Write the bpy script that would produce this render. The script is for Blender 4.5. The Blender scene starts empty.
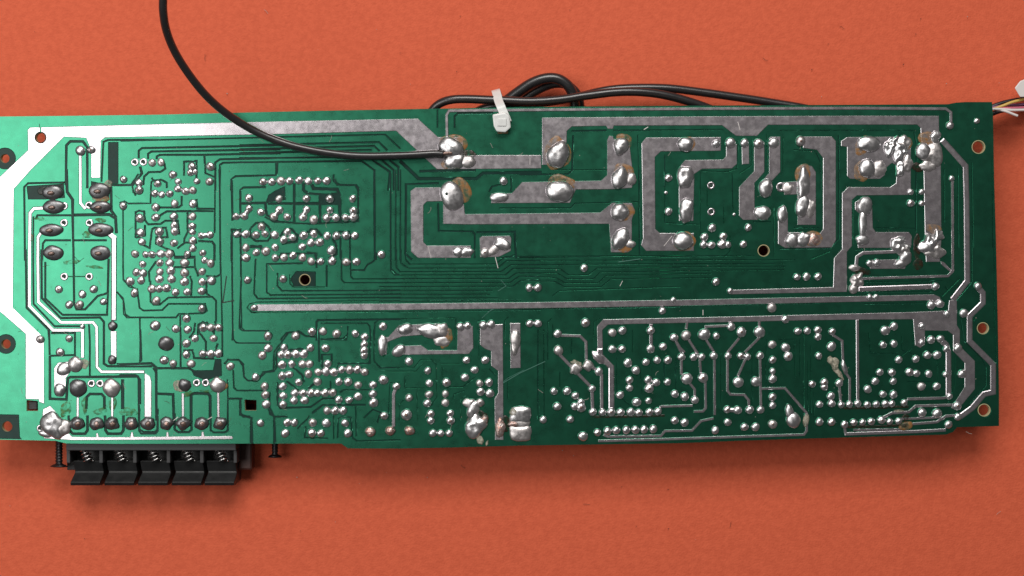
import bpy, bmesh, math, random
import numpy as np
from mathutils import Vector, Matrix, noise
from mathutils.geometry import delaunay_2d_cdt

# ------------------------------------------------------------------ camera, world, lamps, exposure
S = 0.00028                 # metres per photograph pixel at the board's solder side (2.54 mm pin pitch = 9 px)
CAMH = 1500.0               # camera height above the board, in the same unit
ZB = 52 * S                 # the board's solder side above the table
FOOT = -51.6                # lowest point of the parts under the board, just clear of the table
sc = bpy.context.scene
cam = bpy.data.objects.new('camera', bpy.data.cameras.new('camera'))
sc.collection.objects.link(cam)
cam.location = (0, 0, ZB + CAMH * S)
cam.data.sensor_width = 36.0
cam.data.lens = 36.0 * CAMH / 1024.0
cam.data.clip_start = 0.005
cam.data.clip_end = 20.0
sc.camera = cam
world = bpy.data.worlds.new('World'); sc.world = world; world.use_nodes = True
bg = world.node_tree.nodes['Background']
bg.inputs['Color'].default_value = (1.0, 0.97, 0.95, 1); bg.inputs['Strength'].default_value = 0.085

def area(name, loc, target, sx, sy, power, col):
    d = bpy.data.lights.new(name, 'AREA'); d.shape = 'RECTANGLE'; d.size = sx; d.size_y = sy
    d.energy = power; d.color = col
    o = bpy.data.objects.new(name, d); sc.collection.objects.link(o)
    o.location = loc
    o.rotation_euler = (Vector(target) - Vector(loc)).to_track_quat('-Z', 'Y').to_euler()
    return o
area('window_light', (-0.45, 0.05, 0.64), (-0.06, 0.02, 0.03), 0.36, 0.46, 2.15, (1.0, 0.975, 0.95))
area('room_light', (-0.02, 0.66, 0.82), (0.03, 0.0, 0.0), 0.60, 0.44, 8.0, (1.0, 0.965, 0.92))

sc.view_settings.view_transform = 'Standard'
sc.view_settings.look = 'None'
sc.view_settings.exposure = 0.0
sc.view_settings.gamma = 1.0
sc.view_settings.use_curve_mapping = False
sc.cycles.max_bounces = 6

R = random.Random(7)
COL = sc.collection

# ------------------------------------------------------------------ coordinates
def W(px, py, z=0.0):
    """photo pixel + height (px units, 0 = solder side of the board) -> world point"""
    k = (CAMH - z) / CAMH * S
    return Vector(((px - 512) * k, (288 - py) * k, ZB + z * S))

def link(o, parent=None, kind=None):
    COL.objects.link(o)
    if parent is not None: o.parent = parent
    if kind: o['kind'] = kind
    return o

def meshobj(name, verts, faces, mat, parent=None, smooth=True, kind=None):
    me = bpy.data.meshes.new(name)
    me.from_pydata([tuple(v) for v in verts], [], faces)
    me.update()
    if smooth: me.polygons.foreach_set('use_smooth', [True] * len(me.polygons))
    if mat: me.materials.append(mat)
    return link(bpy.data.objects.new(name, me), parent, kind)

def bmobj(name, bm, mat, parent=None, smooth=False, kind=None):
    bmesh.ops.recalc_face_normals(bm, faces=bm.faces[:])
    me = bpy.data.meshes.new(name); bm.to_mesh(me); bm.free()
    if smooth: me.polygons.foreach_set('use_smooth', [True] * len(me.polygons))
    me.materials.append(mat)
    return link(bpy.data.objects.new(name, me), parent, kind)

def empty(name, label, cat, loc=(0, 0, 0)):
    o = bpy.data.objects.new(name, None); COL.objects.link(o)
    o.location = loc; o['label'] = label; o['category'] = cat
    o.empty_display_size = 0.01
    return o

# ------------------------------------------------------------------ materials
def mat(name, base, rough=0.5, metal=0.0, spec=0.5, coat=0.0, bump=0.0, bscale=2000, var=0.0, vscale=300, var_col=None,
        detail=3, rvar=0.0, stretch=None, trans=0.0, crough=0.38, alpha=1.0):
    m = bpy.data.materials.new(name); m.use_nodes = True
    nt = m.node_tree; b = nt.nodes['Principled BSDF']
    b.inputs['Base Color'].default_value = (*base, 1)
    b.inputs['Roughness'].default_value = rough
    b.inputs['Metallic'].default_value = metal
    b.inputs['Specular IOR Level'].default_value = spec
    b.inputs['Coat Weight'].default_value = coat
    b.inputs['Coat Roughness'].default_value = crough
    b.inputs['Alpha'].default_value = alpha
    b.inputs['Transmission Weight'].default_value = trans
    tc = nt.nodes.new('ShaderNodeNewGeometry')
    vec = tc.outputs['Position']
    if stretch:
        mp = nt.nodes.new('ShaderNodeMapping'); mp.inputs['Scale'].default_value = stretch
        nt.links.new(vec, mp.inputs['Vector']); vec = mp.outputs['Vector']
    if var or var_col:
        n = nt.nodes.new('ShaderNodeTexNoise'); n.inputs['Scale'].default_value = vscale
        n.inputs['Detail'].default_value = detail
        nt.links.new(vec, n.inputs['Vector'])
        r = nt.nodes.new('ShaderNodeValToRGB')
        c1 = base; c2 = var_col or tuple(c * (1 - var) for c in base)
        r.color_ramp.elements[0].position = 0.35; r.color_ramp.elements[1].position = 0.65
        r.color_ramp.elements[0].color = (*c2, 1); r.color_ramp.elements[1].color = (*c1, 1)
        nt.links.new(n.outputs['Fac'], r.inputs['Fac'])
        nt.links.new(r.outputs['Color'], b.inputs['Base Color'])
    if rvar:
        n2 = nt.nodes.new('ShaderNodeTexNoise'); n2.inputs['Scale'].default_value = vscale * 1.7
        n2.inputs['Detail'].default_value = 4
        nt.links.new(vec, n2.inputs['Vector'])
        mr = nt.nodes.new('ShaderNodeMapRange')
        mr.inputs['From Min'].default_value = 0.3; mr.inputs['From Max'].default_value = 0.7
        mr.inputs['To Min'].default_value = max(0.03, rough - rvar); mr.inputs['To Max'].default_value = rough + rvar
        nt.links.new(n2.outputs['Fac'], mr.inputs['Value'])
        nt.links.new(mr.outputs['Result'], b.inputs['Roughness'])
    if bump:
        n3 = nt.nodes.new('ShaderNodeTexNoise'); n3.inputs['Scale'].default_value = bscale
        n3.inputs['Detail'].default_value = 3
        nt.links.new(vec, n3.inputs['Vector'])
        bp = nt.nodes.new('ShaderNodeBump'); bp.inputs['Strength'].default_value = bump
        bp.inputs['Distance'].default_value = 0.0003
        nt.links.new(n3.outputs['Fac'], bp.inputs['Height'])
        nt.links.new(bp.outputs['Normal'], b.inputs['Normal'])
    return m

def uneven_alpha(m, lo, hi, scale):
    nt = m.node_tree; b = nt.nodes['Principled BSDF']
    g = nt.nodes.new('ShaderNodeNewGeometry'); n = nt.nodes.new('ShaderNodeTexNoise')
    n.inputs['Scale'].default_value = scale; n.inputs['Detail'].default_value = 5
    mr = nt.nodes.new('ShaderNodeMapRange')
    mr.inputs['From Min'].default_value = .38; mr.inputs['From Max'].default_value = .62
    mr.inputs['To Min'].default_value = lo; mr.inputs['To Max'].default_value = hi
    nt.links.new(g.outputs['Position'], n.inputs['Vector']); nt.links.new(n.outputs['Fac'], mr.inputs['Value']); nt.links.new(mr.outputs['Result'], b.inputs['Alpha'])
M = {}
M['paper'] = mat('orange_paper', (0.69, 0.13, 0.061), 0.75, 0, 0.2, bump=0.5, bscale=1700, var_col=(0.62, 0.112, 0.052),
                 vscale=650, detail=5)
M['copper'] = mat('masked_copper', (0.026, 0.228, 0.128), 0.285, 0.998, 0.5, coat=0.5, crough=0.26, bump=0.02, bscale=480, var=0.06, vscale=220, rvar=0.03)
M['laminate'] = mat('masked_laminate', (0.004, 0.036, 0.027), 0.34, 0.0, 0.22, bump=0.05, bscale=1500, var=0.25, vscale=400)
M['edge'] = mat('bare_board_edge', (0.42, 0.36, 0.20), 0.7)
M['tin'] = mat('tinned_copper', (0.70, 0.655, 0.685), 0.27, 0.98, 0.5, bump=0.045, bscale=420, var_col=(0.61, 0.565, 0.60), vscale=420, detail=7, rvar=0.04)
M['solder'] = mat('bright_solder', (0.74, 0.73, 0.74), 0.32, 1.0, bump=0.02, bscale=650, rvar=0.06, vscale=880)
M['mound'] = mat('satin_solder', (0.66, 0.65, 0.66), 0.35, 1.0, bump=0.05, bscale=1200, rvar=0.08, vscale=700, var=0.12)
M['dull'] = mat('dull_solder', (0.60, 0.57, 0.565), 0.40, 0.95, bump=0.10, bscale=1500, rvar=0.10, vscale=900)
M['dark'] = mat('grey_solder', (0.19, 0.19, 0.195), 0.38, 0.9, bump=0.15, bscale=1300, rvar=0.08, vscale=900)
M['rusty'] = mat('reddish_solder', (0.48, 0.27, 0.22), 0.34, 0.85, bump=0.5, bscale=2600, var_col=(0.55, 0.50, 0.48), vscale=1500)
M['lead'] = mat('lead_and_dark_reflection', (0.26, 0.18, 0.155), 0.42, 0.8, bump=0.2, bscale=3000)  # lead brown, darkened to carry the dark overhead reflection on joint tops
M['flux'] = mat('amber_flux', (0.33, 0.15, 0.04), 0.35, 0.0, 0.5, coat=0.3, bump=0.25, bscale=1300, var_col=(0.36, 0.27, 0.17), vscale=700, rvar=0.1, alpha=0.5)
M['fluxdark'] = mat('burnt_flux', (0.035, 0.018, 0.007), 0.3, 0.0, 0.5, coat=0.4, bump=0.4, bscale=1300, var_col=(0.012, 0.010, 0.004), vscale=700, alpha=0.85)
M['fluxpale'] = mat('pale_flux_crumb', (0.50, 0.46, 0.36), 0.5, 0.0, bump=0.6, bscale=1800, var=0.4, vscale=1500)
M['fluxgreen'] = mat('green_flux_film', (0.03, 0.15, 0.03), 0.42, 0.5, var_col=(0.10, 0.13, 0.03), vscale=900, alpha=0.6)
uneven_alpha(M['flux'], .12, .75, 700); uneven_alpha(M['fluxdark'], .2, .9, 900); uneven_alpha(M['fluxgreen'], 0, .7, 800); uneven_alpha(M['fluxpale'], .3, .95, 900)
M['rubber'] = mat('black_cable_jacket', (0.016, 0.016, 0.017), 0.31, 0, 0.8, bump=0.03, bscale=900, rvar=0.04, vscale=400)
M['plastic'] = mat('black_plastic', (0.009, 0.0095, 0.010), 0.46, 0, 0.5, bump=0.06, bscale=2500, rvar=0.08)
M['plastic2'] = mat('charcoal_plastic', (0.035, 0.035, 0.037), 0.5, 0, 0.5, bump=0.06, bscale=2500)
M['screw'] = mat('black_steel', (0.03, 0.03, 0.032), 0.34, 0.7)
M['spring'] = mat('spring_steel', (0.72, 0.71, 0.70), 0.22, 1.0)
M['nylon'] = mat('white_nylon', (0.74, 0.755, 0.74), 0.35, 0, 0.5, coat=0.3, bump=0.08, bscale=1500, var=0.1, vscale=500)
M['scratch'] = mat('scratched_mask', (0.06, 0.18, 0.14), 0.5, 0.2)
M['groove'] = mat('scored_mask_and_hole_shade', (0.01, 0.03, 0.02), 0.6)  # scored lines, and the shade inside small holes put in as colour
M['dustdark'] = mat('dark_dust', (0.10, 0.04, 0.03), .9)
M['dustpale'] = mat('pale_lint', (0.45, 0.42, 0.38), .9)
M['brown'] = mat('brown_component', (0.055, 0.016, 0.010), 0.45)
M['alu'] = mat('aluminium', (0.5, 0.5, 0.52), 0.4, 1.0)
for k, c in (('yellow', (0.62, 0.42, 0.10)), ('white', (0.72, 0.68, 0.66)), ('pink', (0.55, 0.13, 0.20)), ('blackw', (0.012, 0.011, 0.014)), ('violet', (0.20, 0.10, 0.20))):
    M[k] = mat('wire_' + k, c, 0.38, 0, 0.5)

# ------------------------------------------------------------------ table surface
bm = bmesh.new()
bmesh.ops.create_grid(bm, x_segments=60, y_segments=60, size=0.75)
for v in bm.verts:
    v.co.z = 0.0004 * noise.noise(v.co * 9.0) - 0.0004
table = bmobj('tabletop', bm, M['paper'], smooth=True, kind='structure')
table['label'] = 'orange red paper surface under the circuit board'

# ------------------------------------------------------------------ the board
board = empty('circuit_board', 'long green printed circuit board lying solder side up on orange surface', 'circuit board')

OUT = [(-16, 117.5), (0, 116.5), (80, 115.7), (160, 114.6), (240, 112.6), (300, 111.2), (400, 109.3), (460, 108.3), (520, 107), (600, 106.2), (680, 105.7), (800, 105),
       (900, 104.5), (948, 104.2), (956, 102.6), (965, 102), (992, 102), (993, 115), (994.2, 180), (996, 240), (997.8, 320), (999, 390), (999, 426),
       (957, 427.2), (953, 432), (946, 434.6), (864, 437), (800, 438.8), (740, 440.8), (680, 443.2), (600, 444.4), (520, 445.6), (450, 447.6), (400, 448.6), (348, 448.4), (341, 443.6),
       (240, 443.6), (120, 443.8), (66, 443.4), (56, 440.8), (20, 440), (-16, 439.4)]
HOLES = []
def circ(cx, cy, r, n=20): return [(cx + r * math.cos(2 * math.pi * i / n), cy + r * math.sin(2 * math.pi * i / n)) for i in range(n)]
for cx, cy, r in ((5, 158.5, 4.5), (6, 344, 4.8), (7.2, 426.5, 5.2), (40.5, 137.6, 4.9), (304.8, 279.8, 5.0), (763.7, 250.6, 5.2), (978.6, 147, 6.0), (983, 328.3, 5.2), (984.3, 410.2, 5.6)):
    HOLES.append(circ(cx, cy, r))
HOLES.append([(26.5, 400), (38, 401), (38, 411), (26.5, 411)])
HOLES.append([(244.5, 399.5), (256.5, 400), (256.5, 410.5), (245, 410.5)])

# --- gaps between the copper areas, read off the photograph in enlarged tiles (origin, then points in 1/6.4 px)
G = {}
G[0, 100] = """420,540 425,290 450,265 530,265 558,300 558,560/18; 650,520 662,268 692,256 1024,254/13"""
G[120, 100] = """8,261 860,242 1024,237/12; 120,370 120,325 140,308 1024,290; 180,375 180,345 200,330 1024,316; 235,375 235,362 255,351 540,351 1024,341; 540,357 548,470 600,490;
610,576 610,400 640,380 1024,372; 640,576 640,415 660,402 1024,397; 1000,404 1000,480 740,488 712,510 712,576; 410,480 410,395 490,390 490,500; 0,545 80,545 140,470 130,430/18;
150,540 155,490 185,462 260,460 290,440 285,410; 205,500 215,515 265,510 300,530 300,560; 770,576 790,560 900,555"""
G[120, 170] = """80,100 85,140 100,160; 0,210 30,200 55,215 195,212 200,80 215,60/12; 20,240 20,576/11; 240,240 375,240 395,225 395,170; 250,295 300,265 596,262/15; 490,190 495,248 598,250/15;
606,0 606,400/13; 505,455 590,460 605,480 605,576/16; 636,0 642,576/14; 100,430 100,270 120,260 155,265 160,320 180,348 260,345 290,325 370,325 380,410; 160,355 160,420 105,432;
150,480 190,500 205,380 220,370 295,370 305,430 232,432 230,470 290,500 340,520 350,555 480,555; 432,268 432,400 412,440 412,468 370,500; 415,465 490,465;
720,320 715,60 740,40 990,35/15; 770,290 770,130 790,112 930,110/15; 775,215 930,210 940,290 1010,330/18; 945,205 955,170 1000,140/24; 715,576 715,382 770,382 775,576/16;
835,375 870,340 920,335 960,375 965,430 945,455 870,455 835,430 834,380/15; 840,490 900,490 930,540/22"""
G[220, 170] = """475,90 475,330/18; 535,90 535,130 560,150 640,155 640,330/20; 590,100 600,120 750,125 765,160 770,330/24; 735,60 750,95 870,95 885,115 885,330 560,345 340,330 290,300/15;
478,215 765,215/22; 310,215 470,215/18; 385,420 420,380 460,380 500,420 490,460 400,470/18; 560,400 580,380 620,380 650,420/18; 720,440 745,480 745,540 700,560/18; 735,395 830,395 832,576; 772,440 772,576;
380,560 390,535 610,535 615,576; 985,0 990,576/12"""
G[240, 100] = """0,242 930,222 1024,310/13; 0,290 890,270 940,320; 0,316 860,295 890,325; 0,341 840,320 ; 0,372 640,365; 0,398 240,396 780,390 860,450 860,576; 240,402 235,480; 850,385 960,460 950,576; 910,385 985,450 985,576;
960,385 1015,430 1015,576; 600,480 600,520 640,545 740,545 755,576"""
G[360, 170] = """95,0 95,570/12; 195,20 195,576/12; 228,0 228,576/10; 258,0 258,576/10; 295,90 292,540 330,572/14; 300,90 500,85/14; 500,215 505,390 720,395 735,412 735,560/12; 748,400 990,396 1000,560/14"""
G[400, 110] = """5,330 120,440 490,440 530,405 900,400/20; 130,392 480,386/16; 240,0 240,110/10; 350,110 350,40 370,22 590,20/12; 715,440 712,520/10; 570,520 590,490 680,470/12; 910,60 910,160/8"""
G[380, 250] = """165,0 165,60 190,92 740,92 800,45 1024,40/9; 135,0 135,85 180,118 750,118 810,70 1024,67/9; 105,0 105,112 130,141 770,141 840,95 1024,92/9; 70,0 70,130 95,162 800,162 850,120 1024,117/9; 0,185 820,185 870,150 1024,146/9; 0,210 830,210 890,170 1024,169/9;
0,236 850,234 900,196 1024,193/9; 0,260 720,260/9; 0,285 700,285/9; 0,309 760,309/9; 0,330 900,322/8; 0,396 1024,384/10; 0,440 480,436/9; 480,576 485,440/9; 630,576 630,450/9; 800,576 800,450 820,430/9"""
G[520, 250] = """0,42 1024,38/8; 0,68 1024,66/8; 0,94 440,94 1024,88/8; 0,119 260,124 310,160 440,160 490,119 1024,110/8; 0,146 240,150 300,185 470,185 515,144 1024,134/8; 0,170 230,178 290,212 500,212 550,165 1024,155/8; 0,195 225,203 285,237 520,237 580,187 1024,180/8; 210,294 250,262 1024,235/8;
0,378 1024,362/10; 470,576 475,460 510,440/9; 180,576 180,460 200,440/9; 210,480 210,560/8"""
G[660, 250] = """0,38 600,36/7; 0,66 860,62/7; 0,90 800,86/7; 0,110 800,106/7; 0,135 790,128/7; 0,156 330,153/7; 0,180 320,178/7; 0,360 1024,340/9"""
G[240, 250] = """100,60 90,280 115,312 1024,305/12; 170,92 170,270 195,289 1024,282/12; 240,150 240,230 270,262 1024,257/12; 555,100 555,232; 650,0 650,190 670,210 1024,209/11; 705,0 710,170 725,187 1024,185/11;
712,130 795,130 815,95 850,75 870,60 870,20; 185,90 400,86; 490,110 490,20 430,15; 4,260 10,500 30,518 180,518 205,550/12; 45,370 60,345 100,334 1024,324/9; 50,375 75,400 1024,396/9;
490,576 490,460 500,450 1024,444/16; 835,576 832,490 815,470 520,470/12; 260,576 300,530 380,520 420,552 478,555/14; 690,490 690,540 660,568 520,570/12; 862,576 862,470 880,450/12; 965,0 965,120 1000,155 1024,160/10; 320,160 320,215 340,236 540,238/9"""
G[120, 250] = """20,0 20,190 60,235 110,250 125,370 150,388 270,385 310,345 545,345 556,390 530,405 375,410 360,432 45,432 25,410 20,310 0,290/12; 127,436 130,576/12; 385,415 388,576/13;
195,200 195,330 215,350 255,350 310,305 590,300 615,325 615,460/13; 190,200 185,140 230,75; 500,165 480,110 350,110/14; 480,105 480,50 350,50/14; 450,170 460,200 455,290; 555,167 620,170 645,155 642,0/13;
553,200 555,280 575,295; 648,150 655,576/12; 718,0 720,576/14; 772,0 775,220 765,500 785,515 945,515 970,540/13; 940,270 940,90 1010,86/12; 500,540 500,480 525,460 560,465 600,530/15; 480,470 475,520 445,560/14; 610,460 600,535"""
G[120, 330] = """130,0 130,200/14; 0,222 200,215 230,240 235,576/20; 240,245 440,245 470,262/16; 388,0 388,240/14; 410,130 465,130 475,180 600,185/14; 505,10 550,75 550,140; 655,0 655,170/13; 625,90 610,130; 722,0 725,60 745,82 960,82/12; 
670,215 690,190 760,192 790,220 795,300 820,325 880,325 930,270 985,265 1000,240 1000,140 1024,110/14; 725,260 730,370 750,388 910,388/12; 690,440 780,440/14; 688,320 690,576/13; 955,480 960,540 985,555 1024,555/15;
240,408 340,412 345,576/18; 455,576 455,415 475,405 565,408 577,425 577,576/20; 770,445 770,530 790,555 830,555/16; 0,290 100,290 120,310 120,576/16"""
G[120, 400] = """770,60 770,95 840,115 845,275/18; 950,60 990,120 995,265/13; 124,60 124,190 150,206 225,206 240,190 240,60/16; 350,90 350,190 372,206 440,206 458,190 458,90/16; 580,90 580,195 600,208 670,208 690,195 690,90/14"""
G[0, 410] = """440,40 445,130 465,152 545,152 560,130 560,40/18; 672,40 675,130 690,152 775,152 790,130 790,40/18; 890,40 890,130 905,150 995,150 1010,130 1010,40/16"""
G[0, 330] = """315,0 318,160/14; 325,165 480,160 480,20 330,20/13; 318,168 320,440 425,445 435,310 450,302 880,297 895,320 895,470/18; 575,0 575,288/13; 665,0 665,215 690,232 970,232/16; 750,216 890,215 905,190 900,0/13; 985,245 1000,270 1000,576/18;
552,500 555,430 575,410 650,410 668,430 668,500/18; 785,322 785,500/22"""
G[0, 250] = """470,0 475,350 490,380 545,380 625,295 690,275 695,60/15; 290,80 290,310 400,415 685,415 692,280/14; 165,0 170,370 310,510 315,576/14; 212,0 215,345 350,488 510,488/13; 265,0 268,308 390,436 640,432 665,460 665,576/15; 750,270 790,320 800,410 830,432 1010,432/12; 895,440 895,576/12; 785,0 790,190 850,240/12; 570,480 575,576/13; 440,170 545,170/7"""
G[0, 170] = """425,0 430,140 465,190 470,576/20; 160,576 155,110 180,85 410,80/14; 230,310 240,290 460,290/14; 480,288 700,285 740,310 745,400/20; 560,90 560,0/18; 270,576 275,470 290,450 450,450/14; 480,450 680,450/14; 212,576 214,300/12; 712,98 840,95 885,30/16; 710,110 712,260 740,300/20; 787,265 790,576/11; 825,215 960,213/12"""
G[240, 330] = """0,85 170,85/12; 0,200 20,230 25,300 45,322 110,325 150,270 215,260 220,140 260,85 310,15 380,15 420,40 480,45/14; 502,0 508,200/16; 520,62 680,65 690,10/12; 240,340 240,480 260,500 450,495 530,440 640,440/16; 190,400 190,530 215,555 300,555/14; 525,250 525,160 585,158 590,200/16; 620,240 630,215 830,215 835,0/14;
857,0 860,200 900,245 1024,240/12; 300,330 370,380/14; 330,230 400,290 410,330/16; 640,400 660,385 830,385/12; 465,530 530,480 800,480/16; 950,576 960,340 1020,335/10; 300,130 400,120/18; 440,370 480,340/18; 580,330 580,370 540,390/12"""
G[240, 380] = """72,240 70,400/16; 190,180 220,240 220,400/16; 370,310 430,250 440,230/13; 420,300 415,370 560,375/12; 600,230 600,375/10; 625,370 630,250 645,238 710,240 720,370 750,392 1024,385/12; 742,170 745,360/11; 795,240 850,190 900,210 880,270/13"""
G[380, 330] = """0,240 220,240 260,190 330,190 360,220 365,430 330,480/9; 0,265 230,265 275,215/9; 390,215 530,215/9; 400,240 400,320/9; 430,365 530,365 610,300/10; 470,440 475,410 540,390/10; 160,300 160,370 300,375/9; 237,390 240,576/9; 125,576 125,480 150,450/9; 635,0 635,170/9; 820,300 820,440/9; 1010,0 1010,576/9; 60,70 55,150 20,170/9; 700,250 740,290/9; 520,576 520,440 560,420/9"""
G[520, 330] = """115,0 120,570/8; 152,0 155,570/8; 176,0 178,190/8; 255,270 255,400/8; 617,180 620,400/8; 720,0 720,140/8; 770,260 780,400/8; 925,220 925,320/8; 1000,180 1000,340/8; 330,150 330,60/8; 620,410 700,480/8"""
G[660, 330] = """920,0 920,576/9; 895,60 895,300/8; 25,220 25,320/8; 390,150 390,480/8; 100,200 100,380/8; 590,120 590,480/8; 680,60 680,340/8; 965,100 965,540/8; 760,60 860,60 862,300/8"""
G[800, 330] = """440,20 450,150 640,150/8; 650,40 650,130 720,150/8; 400,350 470,290/8; 690,330 840,330/8; 50,200 50,520/8; 90,400 90,560/8"""
G[500, 170] = """70,40 70,110/8; 0,245 450,245 480,215 880,205/9; 890,0 893,540/9; 100,390 100,540 60,560/9; 0,562 640,556/8; 340,0 700,0/8"""
G[630, 170] = """55,0 65,540/8; 222,0 225,340 440,350/8; 450,20 450,420/8; 495,130 495,230/8; 600,240 600,340/8; 655,60 660,270/8; 640,420 640,520 600,560/8; 920,240 925,560/9; 790,330 900,330/8; 160,560 560,552/8"""
G[520, 100] = """755,225 760,520/8; 340,230 335,450 310,475 0,478/12; 335,200 550,195/12; 925,350 925,560/8; 600,195 760,195/10"""
G[640, 100] = """160,360 160,470/8; 385,460 385,570/8; 590,470 590,570/8; 0,195 530,190/9; 630,260 620,440 560,460 390,455/9; 715,250 715,420 640,470/9; 810,220 815,440/9"""
G[780, 100] = """0,195 860,195/9; 375,230 378,570/12; 860,210 875,300 870,570/12; 20,240 20,450/8; 90,320 230,330 260,400 260,570/10"""
G[780, 170] = """378,0 375,440 320,500 0,505/12; 870,0 870,400/12; 465,180 465,470/9; 90,370 245,370/9; 610,370 860,375/9; 480,510 720,505/9; 200,570 320,520/9"""
G[864, 160] = """515,60 515,400/9; 600,60 605,560/9; 690,20 700,560/9; 820,0 825,560/8"""
G[864, 240] = """690,0 690,270 580,400 590,470/9; 610,250 500,360/9; 0,270 500,262/9; 0,335 440,330/9; 0,410 380,405/9; 700,520 720,500/8; 830,0 835,560/8; 520,300 540,330/8"""
G[864, 320] = """620,0 640,130 760,250 780,300 780,420 680,540/10; 310,60 310,180 240,230/8; 470,200 470,400/8; 840,100 845,280/8; 580,240 580,420 540,540/8"""

def parse(G, bare=False):
    out = []
    for (x0, y0), s in G.items():
        for item in s.replace('\n', ' ').split(';'):
            item = item.strip()
            if not item: continue
            w = 14.0
            if '/' in item: item, ww = item.rsplit('/', 1); w = float(ww)
            pts = [tuple(float(c) for c in p.split(',')) for p in item.split()]
            out.append(([(x0 + x / 6.4, y0 + y / 6.4) for x, y in pts], w / 6.4))
    return out

def stroke(pts, w, ext=0.0):
    """outline polygon of a polyline of width w with mitred corners"""
    P = [Vector(p) for p in pts]
    h = w / 2
    L, Rr = [], []
    n = len(P)
    for i in range(n):
        if i == 0: d0 = d1 = (P[1] - P[0]).normalized()
        elif i == n - 1: d0 = d1 = (P[-1] - P[-2]).normalized()
        else: d0 = (P[i] - P[i - 1]).normalized(); d1 = (P[i + 1] - P[i]).normalized()
        n0 = Vector((-d0.y, d0.x)); n1 = Vector((-d1.y, d1.x))
        m = (n0 + n1)
        if m.length < 1e-4: m = n0
        m.normalize()
        c = max(0.55, m.dot(n0))
        q = P[i].copy()
        if i == 0: q -= d0 * (h * 0.6 + ext)
        if i == n - 1: q += d0 * (h * 0.6 + ext)
        L.append(q + m * h / c); Rr.append(q - m * h / c)
    return [tuple(v) for v in L] + [tuple(v) for v in reversed(Rr)]

GROOVES = parse(G)
# wide bare-laminate clearings
CLEAR = [[(108, 142), (118.5, 142), (118.5, 184), (108, 184)], [(26.5, 186), (64, 183.5), (65, 198), (45, 199.5), (28, 199.5)],
         [(91, 181), (110, 185), (110, 198), (98, 200), (91, 190)], [(-15, 414), (19, 414.5), (20, 437), (22, 439.2), (-15, 438.6)],
         [(296, 271), (316, 271.5), (316, 287), (294, 287), (290, 279)], [(191, 370), (213, 370), (215, 359), (221.5, 359), (222, 376), (213, 378), (206, 381), (194, 376)],
         [(318, 193), (326, 193.5), (340, 192), (342, 203), (321, 203)], [(276, 190), (285, 186), (286, 200), (268, 203), (268, 196)],
         circ(5, 158.5, 11), circ(6, 344, 10), circ(40.5, 137.6, 5.8), circ(304.8, 279.8, 6.6), circ(763.7, 250.6, 6.8), circ(978.6, 147, 7.4), circ(983, 328.3, 6.6), circ(984.3, 410.2, 7.3)]

def inset_poly(poly, d):
    n = len(poly); P = [Vector(p) for p in poly]
    a = sum(P[i].x * P[(i + 1) % n].y - P[(i + 1) % n].x * P[i].y for i in range(n))
    sgn = 1 if a > 0 else -1
    out = []
    for i in range(n):
        d0 = (P[i] - P[i - 1]).normalized(); d1 = (P[(i + 1) % n] - P[i]).normalized()
        n0 = Vector((-d0.y, d0.x)) * sgn; n1 = Vector((-d1.y, d1.x)) * sgn
        m = n0 + n1
        if m.length < 1e-4: m = n0
        m.normalize(); c = max(0.5, m.dot(n0))
        out.append(tuple(P[i] + m * d / c))
    return out

Z_LOW, Z_TOP = -0.40, 0.0
SL = 0.55                                   # width of the sloping shoulder of each gap
verts, faces, tags, polys = [], [], [], []
def add_poly(p, tag):
    i = len(verts)
    if sum(p[k][0] * p[(k + 1) % len(p)][1] - p[(k + 1) % len(p)][0] * p[k][1] for k in range(len(p))) < 0: p = p[::-1]
    polys.append(p)
    verts.extend(Vector(q) for q in p); faces.append(list(range(i, i + len(p)))); tags.append(tag)
add_poly(OUT, 'out')
for h in HOLES: add_poly(h, 'hole')
for pts, w in GROOVES:
    w = max(w * (1.0 if pts[0][0] < 370 else 1.2 if (pts[0][0] < 680 and pts[0][1] < 300) else 0.95), 1.1)
    add_poly(stroke(pts, w), 'wide')
    add_poly(stroke(pts, max(w - 2 * SL, 0.35)), 'low')
for c in CLEAR:
    add_poly(c, 'wide'); add_poly(inset_poly(c, SL), 'low')
ov, oe, of, ovi, oei, ofi = delaunay_2d_cdt(verts, [], faces, 0, 1e-3)
OVN = np.array([tuple(v) for v in ov]); CEN = OVN[np.array(of)].mean(axis=1)
def winding(poly, C):
    wn = np.zeros(len(C), dtype=int)
    for k in range(len(poly)):
        (x0, y0), (x1, y1) = poly[k], poly[(k + 1) % len(poly)]
        side = (x1 - x0) * (C[:, 1] - y0) - (C[:, 0] - x0) * (y1 - y0)
        wn += ((y0 <= C[:, 1]) & (y1 > C[:, 1]) & (side > 0)).astype(int) - ((y0 > C[:, 1]) & (y1 <= C[:, 1]) & (side < 0)).astype(int)
    return wn != 0
inside = {'out': np.zeros(len(CEN), bool), 'hole': np.zeros(len(CEN), bool), 'low': np.zeros(len(CEN), bool), 'wide': np.zeros(len(CEN), bool)}
for p, t in zip(polys, tags): inside[t] |= winding(p, CEN)
kinds = ['hole' if (h or not o) else ('low' if l else 'top') for o, h, l in zip(inside['out'], inside['hole'], inside['low'])]
lowv = set()
for f, k in zip(of, kinds):
    if k == 'low': lowv.update(f)
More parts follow.
